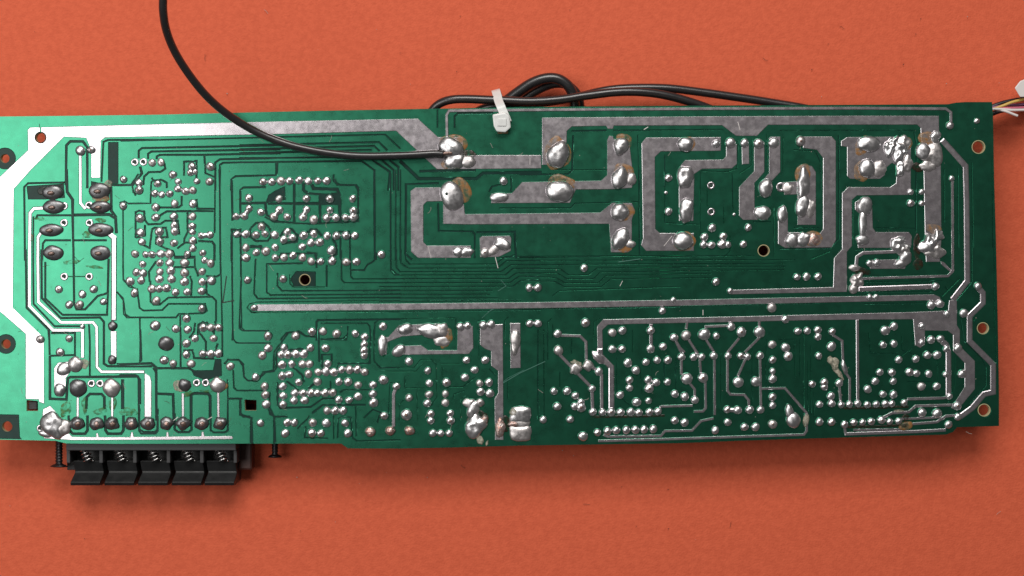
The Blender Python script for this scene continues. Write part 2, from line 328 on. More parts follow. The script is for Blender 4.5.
# laminate slab: full plan with the holes cut, plus walls and underside
TH = -5.8
bmv = bmesh.new()
tv = {}
def V(i, z):
    key = (i, z)
    if key not in tv: tv[key] = bmv.verts.new(W(ov[i].x, ov[i].y, z) if z > TH else W(ov[i].x, ov[i].y, 0) + Vector((0, 0, TH * S)))
    return tv[key]
ec = {}
for f, k in zip(of, kinds):
    if k == 'hole': continue
    a = [V(i, Z_LOW) for i in f]
    try: bmv.faces.new(a)
    except ValueError: pass
    try: bmv.faces.new([V(i, TH) for i in reversed(f)])
    except ValueError: pass
    for j in range(3):
        e = (f[j], f[(j + 1) % 3]); ec[e] = ec.get(e, 0) + 1
for (a, b) in list(ec):
    if (b, a) not in ec:
        try: bmv.faces.new([V(b, Z_LOW), V(a, Z_LOW), V(a, TH), V(b, TH)]).material_index = 1
        except ValueError: pass
lam = bmobj('laminate', bmv, M['laminate'], board)
lam.data.materials.append(M['edge'])
# copper areas: connected pieces of what is left between the gaps
parent_ = {}
def find(x):
    while parent_[x] != x:
        parent_[x] = parent_[parent_[x]]; x = parent_[x]
    return x
tops = [f for f, k in zip(of, kinds) if k == 'top']
edge_face = {}
for i, f in enumerate(tops):
    parent_[i] = i
for i, f in enumerate(tops):
    for j in range(3):
        e = tuple(sorted((f[j], f[(j + 1) % 3])))
        if e in edge_face: parent_[find(i)] = find(edge_face[e])
        else: edge_face[e] = i
comp = {}
for i in range(len(tops)): comp.setdefault(find(i), []).append(tops[i])
def farea(f):
    a, b, c = (ov[i] for i in f); return abs((b - a).cross(c - a)) / 2
small_v, small_f = [], []
NISL = 0
for c in sorted(comp.values(), key=lambda c: -sum(farea(f) for f in c)):
    A = sum(farea(f) for f in c)
    idx = {}; vs, fs = [], []
    for f in c:
        g = []
        for i in f:
            if i not in idx:
                idx[i] = len(vs); vs.append(W(ov[i].x, ov[i].y, (Z_LOW + 0.01) if i in lowv else Z_TOP))
            g.append(idx[i])
        fs.append(g[::-1])
    if A > 30 and NISL < 290:
        meshobj('copper_area', vs, fs, M['copper'], board, smooth=False); NISL += 1
    else:
        o = len(small_v); small_v += vs; small_f += [[q + o for q in g] for g in fs]
if small_f: meshobj('copper_slivers', small_v, small_f, M['copper'], board, smooth=False, kind='stuff')

# ------------------------------------------------------------------ tinned conductors
tin_n = [0]
def plate(poly, h=0.42, m='tin', name='tinned_trace', base=0.02, bev=0.5, smooth=False):
    h = h + 0.02 * (tin_n[0] % 7); tin_n[0] += 1
    bm = bmesh.new()
    pts = []
    for p in poly:
        if not pts or (abs(p[0] - pts[-1][0]) + abs(p[1] - pts[-1][1])) > 0.05: pts.append(p)
    a = sum(pts[i][0] * pts[(i + 1) % len(pts)][1] - pts[(i + 1) % len(pts)][0] * pts[i][1] for i in range(len(pts)))
    if a > 0: pts = pts[::-1]
    inn = inset_poly(pts, bev); inn2 = inset_poly(pts, bev * 0.35)
    n = len(pts)
    r0 = [bm.verts.new(W(x, y, base - 0.1)) for x, y in pts]
    r1 = [bm.verts.new(W(x, y, base + h * 0.6)) for x, y in inn2]
    r2 = [bm.verts.new(W(x, y, base + h)) for x, y in inn]
    for A, B in ((r0, r1), (r1, r2)):
        for i in range(n):
            bm.faces.new([A[i], A[(i + 1) % n], B[(i + 1) % n], B[i]])
    cv, ce, cf, cvi, cei, cfi = delaunay_2d_cdt([Vector(p) for p in inn], [], [list(range(n))[::-1]], 0, 1e-4)
    cc = np.array([tuple(v) for v in cv])
    win = winding(inn, cc[np.array(cf)].mean(axis=1))
    vm = {}
    for k, src in enumerate(cvi):
        vm[k] = r2[src[0]] if src and src[0] < n else bm.verts.new(W(cv[k].x, cv[k].y, base + h))
    for f, w_ in zip(cf, win):
        if w_:
            try: bm.faces.new([vm[k] for k in f][::-1])
            except ValueError: pass
    return bmobj(name, bm, M[m], board, smooth=smooth)

hole_arc = [(40.5 + 5.6 * math.sin(a), 137.6 - 5.6 * math.cos(a)) for a in [0.06 + (2 * math.pi - 0.12) * i / 18 for i in range(19)]]
BIG = [(27.5, 130), (30, 127.3), (40.15, 127.1)] + [p for p in reversed(hole_arc)] + [(40.85, 127.1), (160, 124), (280, 121.3), (418, 118.6), (438, 137), (463, 137), (464, 155), (541.4, 155),
       (541.4, 168.5), (437, 169.5), (396, 131), (280, 134.3), (160, 136.6), (105, 137.6), (101, 141), (100.4, 178), (91, 178), (91, 150), (86, 138), (64, 137), (31, 170), (14, 189), (13, 308),
       (44, 338), (44.3, 404), (39, 402), (38.6, 399.6), (25.5, 399), (25.5, 334), (-10, 303), (-10, 186), (28, 150)]
plate(BIG)
plate([(542, 117.5), (700, 116.3), (860, 115.6), (939, 115.8), (939.5, 140), (941, 165), (941.5, 240), (940, 262), (926, 262), (925, 240), (923.5, 165), (921, 140), (920.5, 128), (917, 124.7),
       (860, 124.8), (768, 125), (757, 136), (736, 136), (722, 125.4), (614, 125.8), (613, 129), (608, 129), (606, 126), (572, 126.6), (567, 131), (566, 165), (542, 165)])
plate([(597, 330), (597, 326), (603, 319.3), (740, 316.3), (860, 313.3), (912, 312), (948, 310.5), (949.2, 300), (957, 300), (957, 325), (960, 330), (960, 346), (975, 361), (975, 389), (957, 411), (951, 408),
       (964.5, 387), (964.5, 363), (953, 351), (953, 335), (948, 331), (925, 330.5), (925, 345), (920, 348), (915, 345), (913, 319.4), (859.4, 319.7), (800, 320.5), (740, 322), (660, 323.5), (608, 324.7), (602.5, 330), (603, 349), (597.5, 349)])
POLYS = [
 [(410.5, 191), (415, 187.5), (447, 187), (447, 201.4), (427, 201.6), (423.5, 205), (423.5, 242), (427, 245.5), (471, 245.5), (471, 258), (418, 258), (411, 252)],
 [(443, 203), (464, 204), (465, 214), (600, 212.5), (608, 206), (612, 203), (632, 203), (635, 210), (632, 220), (632, 250), (628, 252.5), (611, 252.5), (609, 224), (465, 224.5), (443, 224)],
 [(479.5, 238), (482, 236), (510, 235.6), (511.5, 238), (511, 251), (499, 257), (480, 257.5)],
 [(491, 193.5), (512, 193), (522, 182), (575, 181), (601, 180.5), (607, 175), (607, 140), (609, 135.5), (613, 136), (614, 139), (629, 139), (634, 180), (632, 188), (612, 189.4), (576, 189.6), (570, 203), (491, 203.4)],
 [(641.5, 143), (646, 137.5), (721, 137), (721, 151), (661, 151.5), (655, 157), (655.5, 229), (660, 233), (694, 233), (694, 251), (646, 251), (641, 245), (643, 238)],
 [(726, 144), (737, 144), (737, 164), (732, 168.5), (702, 169), (694.5, 174), (693.5, 221), (679, 221), (678.5, 168), (685, 160), (723, 159.5), (726, 156)],
 [(741.5, 142), (749, 142), (749.4, 164), (742, 164.5)],
 [(754, 142), (764.5, 142), (764.5, 172), (754.5, 183), (754.8, 212), (768, 212), (768, 220), (743, 220), (739, 216), (739, 187), (754, 171)],
 [(769, 138), (771, 136.4), (780.5, 136.6), (780.5, 172), (772, 181), (771, 196), (760, 196), (760, 183), (769, 173)],
 [(783, 182), (797, 181), (797, 194.5), (784, 195)],
 [(797, 168), (802, 164), (812, 166), (816, 172), (816, 225), (797.4, 225)],
 [(803, 136.5), (832, 136.5), (836, 141), (836, 240), (832, 247.5), (785, 248), (778, 244), (778, 212), (788, 212), (788, 232), (820, 233), (823, 229), (823, 158), (817, 150), (803, 148)],
 [(841, 141), (847, 137), (907, 136.5), (911, 143), (911, 195), (857, 195.5), (852, 200), (852, 246), (847, 252), (847, 292), (820, 292.6), (730, 294.5), (730, 289.8), (833, 287), (834, 258), (842, 249), (842, 193), (848, 187),
  (890, 187), (896, 183), (897, 166), (892, 163), (886, 168), (885, 175), (880, 179), (850, 179), (847, 176), (847, 147), (841, 146)],
 [(855, 202), (862, 198), (872, 200), (873, 228), (876, 232), (909, 232), (912, 236), (911, 248), (858, 248), (857, 240), (860, 233), (861, 215), (855, 210)],
 [(868, 260), (905, 259), (907, 264), (905, 269), (870, 269)],
 [(252, 306), (256, 304.3), (400, 303.5), (540, 302), (680, 299.7), (820, 296.8), (934, 294.3), (940, 297), (942, 303), (937, 304), (932, 300.4), (820, 302.7), (680, 306), (540, 308.3), (400, 310.2), (258, 311.3), (253, 310)],
 [(379, 337), (388, 337), (399, 325), (440, 323), (449, 328), (449, 344), (441, 346), (432, 338), (424, 335), (402, 336.5), (388, 342), (386.5, 355), (379.5, 354)],
 [(394, 352), (398, 346), (421, 345), (428, 350), (457, 350), (457.5, 326), (473, 326), (473.5, 348), (469, 354), (400, 355)],
 [(480, 325), (503, 324), (503.6, 440), (495, 440), (494.5, 399), (498, 393), (498, 371), (491, 366), (491, 351), (485, 349), (480, 345)],
 [(510, 323), (520.5, 323), (520.8, 368), (510.5, 368.5)],
 [(43, 409), (50, 405.5), (58, 414), (66, 430), (72, 436.6), (96, 437), (96, 433), (98, 433), (99, 437), (130, 437), (131, 432), (133, 432), (134, 436.8), (166, 436.6), (166.4, 432), (168.4, 432), (169, 436.5), (201, 436.2), (201.6, 431.5), (203.6, 431.5), (204.6, 436.2), (232, 436),
  (233.5, 437.6), (232, 439.4), (160, 440), (72, 440.4), (44, 438.5), (41, 428)],
 [(54, 368), (58, 362.5), (68, 361.5), (72, 370), (66, 378), (66, 392), (60, 397), (54, 390)],
 [(144.4, 373), (150, 376), (151.5, 381), (151.5, 417), (144.4, 417)],
 [(110.4, 331), (116.6, 331), (116.6, 362), (111, 362)],
 [(940.6, 261), (944, 262), (953, 271.5), (951, 272.6), (941, 264.4)],
]
for p in POLYS: plate(p)
STROKES = [
 ([(447, 139), (446.6, 115), (449, 110.8), (520, 110), (600, 109.4), (720, 108.6), (860, 108.2), (946, 108.8), (951, 112.5), (951, 122)], 3.2, .6),
 ([(80.2, 156), (80.4, 203), (85, 208.5)], 3.4, .5), ([(45, 208), (34, 208.5), (30, 213), (29.4, 259), (29.3, 306), (53, 330.2), (82.5, 330.2), (82.5, 357)], 3.8, .6),
 ([(50, 231), (41, 232.5), (38, 237), (37.8, 259), (38.4, 302), (61, 322.4), (93, 322.4), (96.6, 327), (97, 367), (101.5, 371.8), (143.6, 371.8)], 3.4, .6),
 ([(106, 231), (114, 238), (113.8, 319)], 5.6, .6), ([(77.7, 398), (77.7, 416)], 2.6, .5), ([(112.2, 398), (112.2, 416)], 2.6, .5), ([(182.8, 394), (183, 419)], 2.8, .5), ([(218.2, 393), (218.4, 418)], 2.8, .5),
 ([(943, 141), (965.5, 166), (966.5, 200), (967.2, 281), (953.5, 298.5)], 6.2, .5),
 ([(978, 287.5), (982.8, 293), (982.8, 303), (969.5, 316), (969.5, 341), (993, 364.5), (993, 392), (984, 394), (972, 408), (961, 416)], 6.2, .5),
 ([(599.9, 350), (600.3, 356), (611.3, 367), (611.3, 408)], 6.0, .5), ([(856, 268), (857, 257), (863, 253), (898, 251.6)], 3.8, .5), ([(863, 278.5), (948, 276), (952.8, 271), (952.4, 180)], 3.0, .6),
 ([(860, 289), (935, 286.4)], 5.4, .5), ([(857.4, 320.5), (857.8, 400)], 3.4, .5), ([(396, 388), (393.6, 394), (393.6, 426)], 3.6, .5), ([(560, 335.4), (580, 336), (586, 342), (586.4, 362)], 3.2, .5), ([(590, 366), (598, 371), (601.6, 375), (601.8, 410)], 3.6, .5),
 ([(557, 352), (592, 388), (592.6, 410)], 3.6, .5), ([(651, 325), (651, 348)], 3.8, .5), ([(674, 338), (680, 348), (684, 352)], 3.2, .5), ([(660.4, 407), (661.6, 406.4), (692, 405.6)], 2.8, .5),
 ([(599, 441), (660, 439.4), (804, 434.6), (806.6, 431), (806.6, 414)], 2.9, .5), ([(604, 435), (608, 436.6), (661, 436), (665, 431), (692, 430.6), (701, 421), (713, 418.4)], 2.8, .5),
 ([(806.6, 413), (785, 388.2), (761.6, 388.6)], 2.8, .5),
 ([(939.5, 339), (946, 344.5), (948.3, 352), (948.5, 396)], 6.0, .5), ([(908, 399), (943, 398), (949, 396.6)], 3.2, .5),
 ([(884, 417), (892, 413), (909, 412), (915.6, 406), (952, 405)], 3.0, .5), ([(912, 424), (937, 422), (946, 416), (957, 415.4)], 3.0, .5), ([(900, 419), (936, 417.6)], 2.6, .5), ([(845.6, 434), (916, 431.6), (945, 430)], 3.6, .5), ([(854, 430), (900, 429.4)], 2.6, .5),
 ([(844.5, 425), (845.4, 433)], 3.0, .5),
]
TT = {(660, 330): """95,60 135,140; 137,195 137,280; 185,335 222,380 222,430; 185,65 240,150; 255,195 260,270; 290,330 292,500 275,520 220,522; 290,55 345,140; 348,180 350,540; 505,55 435,140; 432,180 432,390 450,412 540,415 568,450 570,490; 635,50 545,140; 545,190 500,290; 640,180 645,490""",
      (660, 250): "175,456 168,500; 635,448 635,490; 290,490 430,485", (800, 330): "215,35 270,70 275,190 290,270 318,310 318,450; 252,360 260,450"}
for pts, w in parse(TT): STROKES.append((pts, 2.9, .5))
for pts, w, h in STROKES:
    plate(stroke(pts, w), h=h + .1, bev=w * .2, smooth=h > 1)

# ------------------------------------------------------------------ solder joints
def dome_mesh(seed, nub, dull, cone=False):
    r = random.Random(seed)
    prof = [(1.0, 0.0), (0.93, 0.16), (0.80, 0.36), (0.66, 0.57), (0.52, 0.74), (0.40, 0.87)] if cone else [(1.0, 0.0), (0.985, 0.2), (0.92, 0.42), (0.79, 0.63), (0.60, 0.79), (0.40, 0.885)]
    NS = 18
    vs, fs = [], []
    ox, oy = r.uniform(-.08, .08), r.uniform(-.08, .08)
    for i, (pr, pz) in enumerate(prof):
        for j in range(NS):
            a = 2 * math.pi * j / NS
            w = 1 + 0.035 * math.sin(2 * a + seed) + 0.02 * math.sin(3 * a + seed * 2.1)
            t = pz / 0.8
            vs.append(Vector((pr * w * math.cos(a) + ox * t, pr * w * math.sin(a) + oy * t, pz)))
    k = len(prof)
    for i in range(k - 1):
        for j in range(NS):
            fs.append([i * NS + j, i * NS + (j + 1) % NS, (i + 1) * NS + (j + 1) % NS, (i + 1) * NS + j])
    matidx = [0] * len(fs)
    if nub:
        rr = r.uniform(.18, .30); hh = r.uniform(.93, .98)
        for q, (pr, pz) in enumerate(((rr, .915), (rr * .92, hh), (rr * .6, hh + .035))):
            for j in range(NS):
                a = 2 * math.pi * j / NS
                vs.append(Vector((pr * math.cos(a) + ox * 1.1, pr * math.sin(a) + oy * 1.1, pz)))
        for i in range(k - 1, k + 2):
            for j in range(NS):
                fs.append([i * NS + j, i * NS + (j + 1) % NS, (i + 1) * NS + (j + 1) % NS, (i + 1) * NS + j])
                matidx.append(1 if i >= k else 0)
        vs.append(Vector((ox * 1.1, oy * 1.1, hh + .06)))
        for j in range(NS): fs.append([(k + 2) * NS + j, (k + 2) * NS + (j + 1) % NS, len(vs) - 1]); matidx.append(1)
    else:
        for j in range(NS):
            a = 2 * math.pi * j / NS
            vs.append(Vector((.22 * math.cos(a) + ox, .22 * math.sin(a) + oy, .935)))
        for j in range(NS): fs.append([(k - 1) * NS + j, (k - 1) * NS + (j + 1) % NS, k * NS + (j + 1) % NS, k * NS + j]); matidx.append(0)
        vs.append(Vector((ox, oy, .945)))
        for j in range(NS): fs.append([k * NS + j, k * NS + (j + 1) % NS, len(vs) - 1]); matidx.append(0)
    me = bpy.data.meshes.new('solder_joint'); me.from_pydata([tuple(v) for v in vs], [], fs); me.update()
    me.polygons.foreach_set('use_smooth', [True] * len(me.polygons))
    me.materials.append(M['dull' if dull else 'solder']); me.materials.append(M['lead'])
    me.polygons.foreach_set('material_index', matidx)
    return me
PINNED = [dome_mesh(s, True, s % 4 == 2) for s in range(12)]
CLEAN = [dome_mesh(s + 40, False, s % 4 == 3) for s in range(10)]
DIRTY = []
for s in range(5):
    dm = dome_mesh(s + 70, True, True)
    dm.materials[0] = M['rusty']
    DIRTY.append(dm)
ROWS = ((588, 405, 666, 417), (593, 427, 658, 435), (838, 401, 910, 411), (840, 417, 902, 428), (742, 424, 758, 430))

B = {}
B[0, 100] = "515,325,32 587,320,26"
B[120, 100] = "207,402 262,398 338,477 462,425 452,465,24 580,425 492,520,24 573,522 22,508,25 372,522,25"
B[120, 170] = """122,82 122,130 240,88 378,75,24 370,120 420,135,25 465,130 222,150,24 267,157,24 318,152,25 445,22 480,12,20 20,230 228,238 228,303 350,215 467,215 128,308,30 132,400 140,460 345,297 462,297
348,355 350,392 462,360,25 462,395,24 520,420,24 575,415 252,395,30 255,457 345,467 465,452 97,537 165,540,25 205,540,25 262,535 315,537 430,540 465,500,24 530,530,24"""
B[220, 170] = """275,75 330,75 390,70 445,70 508,65 565,70 625,68 683,68 185,178 378,185 553,182 703,185 850,182 187,245 155,295 103,297 262,268 380,255 345,298 430,300 553,252 530,300 600,318 703,255 683,305 740,303 803,303 855,260 855,300
265,362 288,408 230,415 107,410 165,410 350,415 430,395 408,445 463,432 535,418 600,408 685,420 745,420 805,418 862,420 165,497 232,528 293,520 352,495 525,490 582,465 638,462 713,515,30 165,560 352,562 410,560 467,547 527,560"""
B[240, 250] = """455,72 515,72 590,10 588,70 680,77 745,75 905,28 48,192 275,185 90,370,26 178,550 355,548 460,522 530,520 618,535 737,535 797,555 915,488"""
B[120, 250] = """145,90,24 105,142 148,148 65,200 135,195 93,275 255,82 318,82 255,140 325,133 250,185 250,205 330,185 205,248 250,248,25 298,243 355,270 232,325 413,82 413,145 413,203 430,268 525,138 525,203 585,195 522,263 540,65,24 580,85 523,375 425,437 432,508 357,503 225,483,36 480,565 533,495 582,495 632,495 598,565"""
B[120, 330] = """282,192,30 340,215 425,85 480,65 598,62 425,157 455,215 530,152 582,152 630,150 705,232 867,300 945,42 948,115 910,162 925,360 930,415 935,475"""
B[0, 330] = "257,60,27 442,55,26 385,142"
B[0, 250] = "377,252 527,283 600,250 443,350 510,350 663,330,24 528,490,19"
B[240, 330] = """282,112 262,157 305,157 358,152 408,152 450,112 547,115 268,222 330,217 400,217 443,217 437,280 268,293 313,283 375,333 272,360 275,420 275,475 350,402 403,402 345,450 413,450 455,402 492,402 545,402 593,400 495,330 500,268 560,215 550,265 600,270 650,252 700,252 750,250 797,268 632,330 692,330
755,352 755,425 632,445 697,447 558,515 610,515 660,515 795,50 795,90 795,130 795,158 850,350 850,408 855,465,30 918,318,30 1000,360 922,548"""
B[240, 380] = "303,272 348,272 288,340 465,272,30 552,275 460,337 518,340 672,275 690,340 130,275,24"
B[380, 330] = "185,200 185,432 305,260 315,340 313,412 303,468 425,335 418,408 418,465 552,192 673,192 605,255 543,303,30 637,340 697,335 643,395 703,405 640,465,30 28,545"
B[380, 380] = "170,222,36 325,215 325,260 450,213 452,260 338,340 388,340 443,340"
B[380, 250] = "515,490 560,483,24 660,480 710,475 955,240 1010,240 958,470 1010,470 20,488 155,505,30"
B[520, 250] = "127,238 410,115 62,470 130,470 240,535,32 418,465,30 590,528,30 655,515,30 835,515 985,560,30 910,388 980,320,22"
B[520, 330] = "245,130,35 590,122 652,120 835,120,30 915,105 690,210,30 740,257 805,205 877,193 945,193 700,320 700,370 820,318 870,335 825,373,30 943,332 640,415 745,460,30 822,452,22 990,408 217,392 300,390 353,420 237,488 350,488 390,495,32 390,462,24 503,265 460,375,24"
B[520, 380] = "148,253 320,250 403,360,32 465,205 527,205 583,205 643,205 707,205 760,208 828,205 882,200 495,335 560,325 615,320 680,318 738,318 795,315 853,312 990,258"
B[660, 250] = "875,172 937,170 1010,170 358,203 447,262,23 715,370,30 800,443 455,490 90,558 165,545,38 282,540,38 360,550 520,525,38 635,525,36 880,520 940,517 1010,512 1010,555"
B[660, 330] = """137,172 215,172 265,172,24 343,165 435,165 517,165 560,170,24 640,163 717,92,30 803,112,32 820,168,32 720,190 720,262,24 720,312 48,195 45,335 170,310,40 275,305,34 500,333,36 612,330,38 97,408 157,425 222,447 720,428 720,482 973,345 1015,165 1020,475 430,508 495,512 573,510 643,510"""
B[660, 380] = "95,258 157,272 352,320 433,270 540,300 610,300 720,282,30 1020,268"
B[800, 330] = """125,45 200,105,30 205,10 78,345 155,335 155,365 197,422 250,340 138,478 200,470 530,95 600,87 630,190 740,185 837,62 897,57 935,120,24 812,160 875,160 510,270 587,270 480,328 595,328 432,378 530,410 597,412 700,270 745,277 822,280 930,283,22 775,360,30 873,360,30 955,425,22 1010,115 780,80,20
262,478,24 315,475,24 368,470,24 430,478,24 487,475,24 545,472,24 587,470,24 665,465,26"""
B[800, 380] = "135,270 200,268 780,207 875,213,30 285,285,24 343,270,24 400,270,24 455,265,24 520,255 573,265,24 630,262,24 1005,165 1010,235 950,285,30"
B[800, 250] = "122,172 340,248,34 445,85,24 490,80,24 865,233 445,302,22 485,302,22 838,352 893,343 940,408,22 778,485,22 545,515,32 600,488 207,520"
B[864, 240] = "727,295 637,468,30"
B[864, 320] = "625,345 600,180,22 593,537,24"
B[864, 80] = "720,262,20"
B[864, 160] = "560,118,22"
B[630, 170] = "245,50 245,265 230,145,14 525,370 475,430 470,478 520,480 597,425,30 590,475,30 625,478,24 755,368 725,475 665,285,12"
B[640, 100] = "487,280 578,275,38 668,275,28 760,280,36 855,275,34"
B[360, 170] = "918,70 140,530,26 800,530,34"
B[780, 100] = "130,262,34"
B[780, 170] = "835,213,25 905,213,22 835,140,20 905,140,18"
J = []
for (x0, y0), s in B.items():
    for it in s.split():
        v = [float(c) for c in it.split(',')]
        r = (v[2] if len(v) > 2 else 27.0) / 6.4
        x, y = x0 + v[0] / 6.4, y0 + v[1] / 6.4
        if any((x - q[0]) ** 2 + (y - q[1]) ** 2 < 3.2 ** 2 for q in J): continue
        J.append((x, y, r))
PAIRS = [((249.2, 208.3), (244.2, 216)), ((279.4, 209.8), (274, 216.6)), ((306.4, 209.4), (302.8, 216.9)), ((353.6, 210.6), (353.6, 217)), ((201.3, 235.6), (209.8, 234.8)), ((727.2, 409.4), (737.4, 410)),
         ((612.4, 415), (612, 409))]
J.sort(key=lambda q: -q[2])
def joint_obj(me, x, y, r, z=0.05):
    o = bpy.data.objects.new('solder_joint', me); link(o, board)
    o.location = W(x, y, z); o.rotation_euler = (0, 0, R.uniform(0, 6.28))
    s = r * S; o.scale = (s * R.uniform(.94, 1.06), s * R.uniform(.94, 1.06), s * R.uniform(.58, .85))
    return o
rest = bmesh.new()
for i, (x, y, r) in enumerate(J):
    me = R.choice(PINNED if R.random() < (.78 if x < 420 else .30) else CLEAN); r *= R.uniform(.88, 1.05)  # more dark nubs at left, standing in for dark mirrored centres
    if any(a < x < c and b < y < d for a, b, c, d in ROWS) and R.random() < .6: me = R.choice(DIRTY)
    if i < 285: joint_obj(me, x, y, r * 1.05)
    else:
        s = r * S * 1.05
        mx = Matrix.Translation(W(x, y, .05)) @ Matrix.Rotation(R.uniform(0, 6.28), 4, 'Z') @ Matrix.Diagonal((s, s, s * R.uniform(.68, .9), 1))
        n0 = len(rest.verts); rest.from_mesh(me)
        rest.verts.ensure_lookup_table()
        for v in rest.verts[n0:]: v.co = mx @ v.co
ro = bmobj('small_solder_joints', rest, M['solder'], board, smooth=True, kind='stuff')
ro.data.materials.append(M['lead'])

M_SATIN = 'mound'

def blob(cx, cy, rx, ry, rot=0.0, h=5.0, m='solder', seed=0, rough=0.12, apex=(0, 0), name='solder_mound', z=0.05, flat=0.0, NS=26, NR=8, square=0.0):
    if m == 'solder' and name == 'solder_mound' and rough < .3:
        m = M_SATIN
    # a hand-made solder mound: an uneven dome on an elliptical foot
    ca, sa = math.cos(rot), math.sin(rot)
    if name == 'solder_mound':
        h *= .8
        if cx > 380: rx, ry = rx * 1.1, ry * 1.08
    vs, fs = [], []
    for i in range(NR + 1):
        t = i / NR
        th = t * math.pi / 2
        pr = math.cos(th) ** (1 - 0.4 * flat); pz = math.sin(th) ** 0.9
        if i == NR: pr = 0.0
        for j in range(NS if i < NR else 1):
            a = 2 * math.pi * j / NS
            sq = 1.0
            if square: sq = 1 / max(abs(math.cos(a)), abs(math.sin(a))) ** square
            w = sq * (1 + rough * noise.noise(Vector((math.cos(a) * 1.2 + seed * 3.1, math.sin(a) * 1.2, seed))) * 1.6)
            lx, ly = rx * pr * w * math.cos(a) + apex[0] * t, ry * pr * w * math.sin(a) + apex[1] * t
            fq = 4.6 if rough > .3 else 7.0
            zz = h * pz * (1 + rough * 1.35 * noise.noise(Vector((lx / fq + seed * 7, ly / fq, seed * 1.3)))) if i else -0.1
            x, y = cx + lx * ca - ly * sa, cy + lx * sa + ly * ca
            vs.append(W(x, y, z) + Vector((0, 0, zz * S)))
    for i in range(NR - 1):
        for j in range(NS): fs.append([i * NS + j, i * NS + (j + 1) % NS, (i + 1) * NS + (j + 1) % NS, (i + 1) * NS + j][::-1])
    for j in range(NS): fs.append([(NR - 1) * NS + j, (NR - 1) * NS + (j + 1) % NS, len(vs) - 1][::-1])
    return meshobj(name, vs, fs, M[m], board)

def flux(cx, cy, rx, ry, rot=0.0, m='flux', seed=0, h=1.1, rough=0.15, z=0.0):
    return blob(cx, cy, rx, ry, rot, h, m, seed, rough, name='flux_residue', z=z, flat=1.0, NR=4)

for (a, b) in PAIRS:
    ang = math.atan2(b[1] - a[1], b[0] - a[0]); d = math.hypot(b[0] - a[0], b[1] - a[1])
    blob((a[0] + b[0]) / 2, (a[1] + b[1]) / 2, d / 2 + 1.5, 2.8, ang, 2.6, 'solder', R.random() * 9, .1, name='solder_bridge')

# open pads: tinned ring round a flat disc, the hole's shade put into its colour
def ring(cx, cy, ro_, ri, m='tin', h=0.6):
    vs, fs = [], []; NS = 20
    for r, z in ((ro_, -.1), (ro_ * .96, h * .7), (ro_ * .8, h), (ri * 1.1, h), (ri, h * .5), (ri, -.2)):
        for j in range(NS):
            a = 2 * math.pi * j / NS; vs.append(W(cx + r * math.cos(a), cy + r * math.sin(a), z))
    for i in range(5):
        for j in range(NS): fs.append([i * NS + j, (i + 1) * NS + j, (i + 1) * NS + (j + 1) % NS, i * NS + (j + 1) % NS])
    o = meshobj('open_pad', vs, fs, M[m], board)
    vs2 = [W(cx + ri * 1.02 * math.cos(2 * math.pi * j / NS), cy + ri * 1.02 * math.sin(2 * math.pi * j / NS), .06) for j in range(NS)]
    meshobj('pad_hole_shade', vs2, [list(range(NS))[::-1]], M['groove'], o, smooth=False)
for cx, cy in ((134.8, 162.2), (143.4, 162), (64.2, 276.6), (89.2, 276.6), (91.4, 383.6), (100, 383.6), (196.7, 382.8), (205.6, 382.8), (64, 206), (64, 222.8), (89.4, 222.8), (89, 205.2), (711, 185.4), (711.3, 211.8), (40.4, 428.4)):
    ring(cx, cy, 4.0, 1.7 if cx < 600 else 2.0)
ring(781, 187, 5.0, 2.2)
# thin tinned rims round the mounting holes
for cx, cy, r in ((304.8, 279.8, 5.0), (763.7, 250.6, 5.2), (978.6, 147, 6.0), (983, 328.3, 5.2), (984.3, 410.2, 5.6)):
    vs, fs = [], []; NS = 24
    for q, z in ((r + .9, Z_LOW + .01), (r + .7, Z_LOW + .25), (r + .1, Z_LOW + .25), (r + .02, -5)):
        for j in range(NS):
            a = 2 * math.pi * j / NS; vs.append(W(cx + q * math.cos(a), cy + q * math.sin(a), 0) + Vector((0, 0, z * S)))
    for i in range(3):
        for j in range(NS): fs.append([i * NS + j, (i + 1) * NS + j, (i + 1) * NS + (j + 1) % NS, i * NS + (j + 1) % NS])
    meshobj('hole_rim', vs, fs, M['edge'], board)

# big hand-soldered mounds of the power section, with flux round them
for c in ((453, 144, 15, 10, .2), (556.5, 152, 14.5, 17.5, 0), (461, 190, 10, 14, -.5), (560, 188, 15.5, 14, 0), (623.5, 141, 9.5, 7.5, .3), (624, 172, 11, 9.5, .3), (622, 212, 11.5, 9.5, .1), (623, 244, 10.5, 8.5, .3),
          (687, 144, 9.5, 8, 0), (684, 241, 12.5, 10, 0), (803, 174, 8, 11, .2), (862, 146, 7, 11, .4), (862, 171, 9, 11, .2), (928, 139, 11, 8, .3), (905, 143, 9, 7, .2), (934, 229, 9, 5, .2),
          (446, 164, 6, 5, 0), (812, 239, 11, 8, 0), (446, 338, 7, 11, .2)):
    flux(c[0], c[1], c[2] * .95, c[3] * .95, c[4], m='flux', seed=R.random() * 20, z=0.3, h=.9)
for c in ((470, 154, 7, 4, .3), (917, 167, 7, 4.5, .3), (917, 246, 4, 13, 0), (918, 264, 5, 6, 0), (862, 271, 9, 4, .2), (505, 424, 5, 8, 0), (478, 420, 11, 9, -.5), (906, 418, 4, 4, 0)):
    flux(*c, m='fluxdark', seed=R.random() * 20, z=0.1, h=.6)
blob(451, 148, 12.5, 9.5, .3, 7.5, 'solder', 1, .10, (-1, -1))
blob(455, 161, 10, 7.5, -.3, 6, 'solder', 2, .14)
blob(468, 161.5, 7.5, 6, 0, 4.5, 'dull', 3, .12)
blob(558, 155, 10.5, 13.5, .35, 8, 'solder', 4, .12, (-1, -2))
blob(452, 196, 10.5, 14.5, -.35, 7, 'solder', 5, .05, (-1, -2))
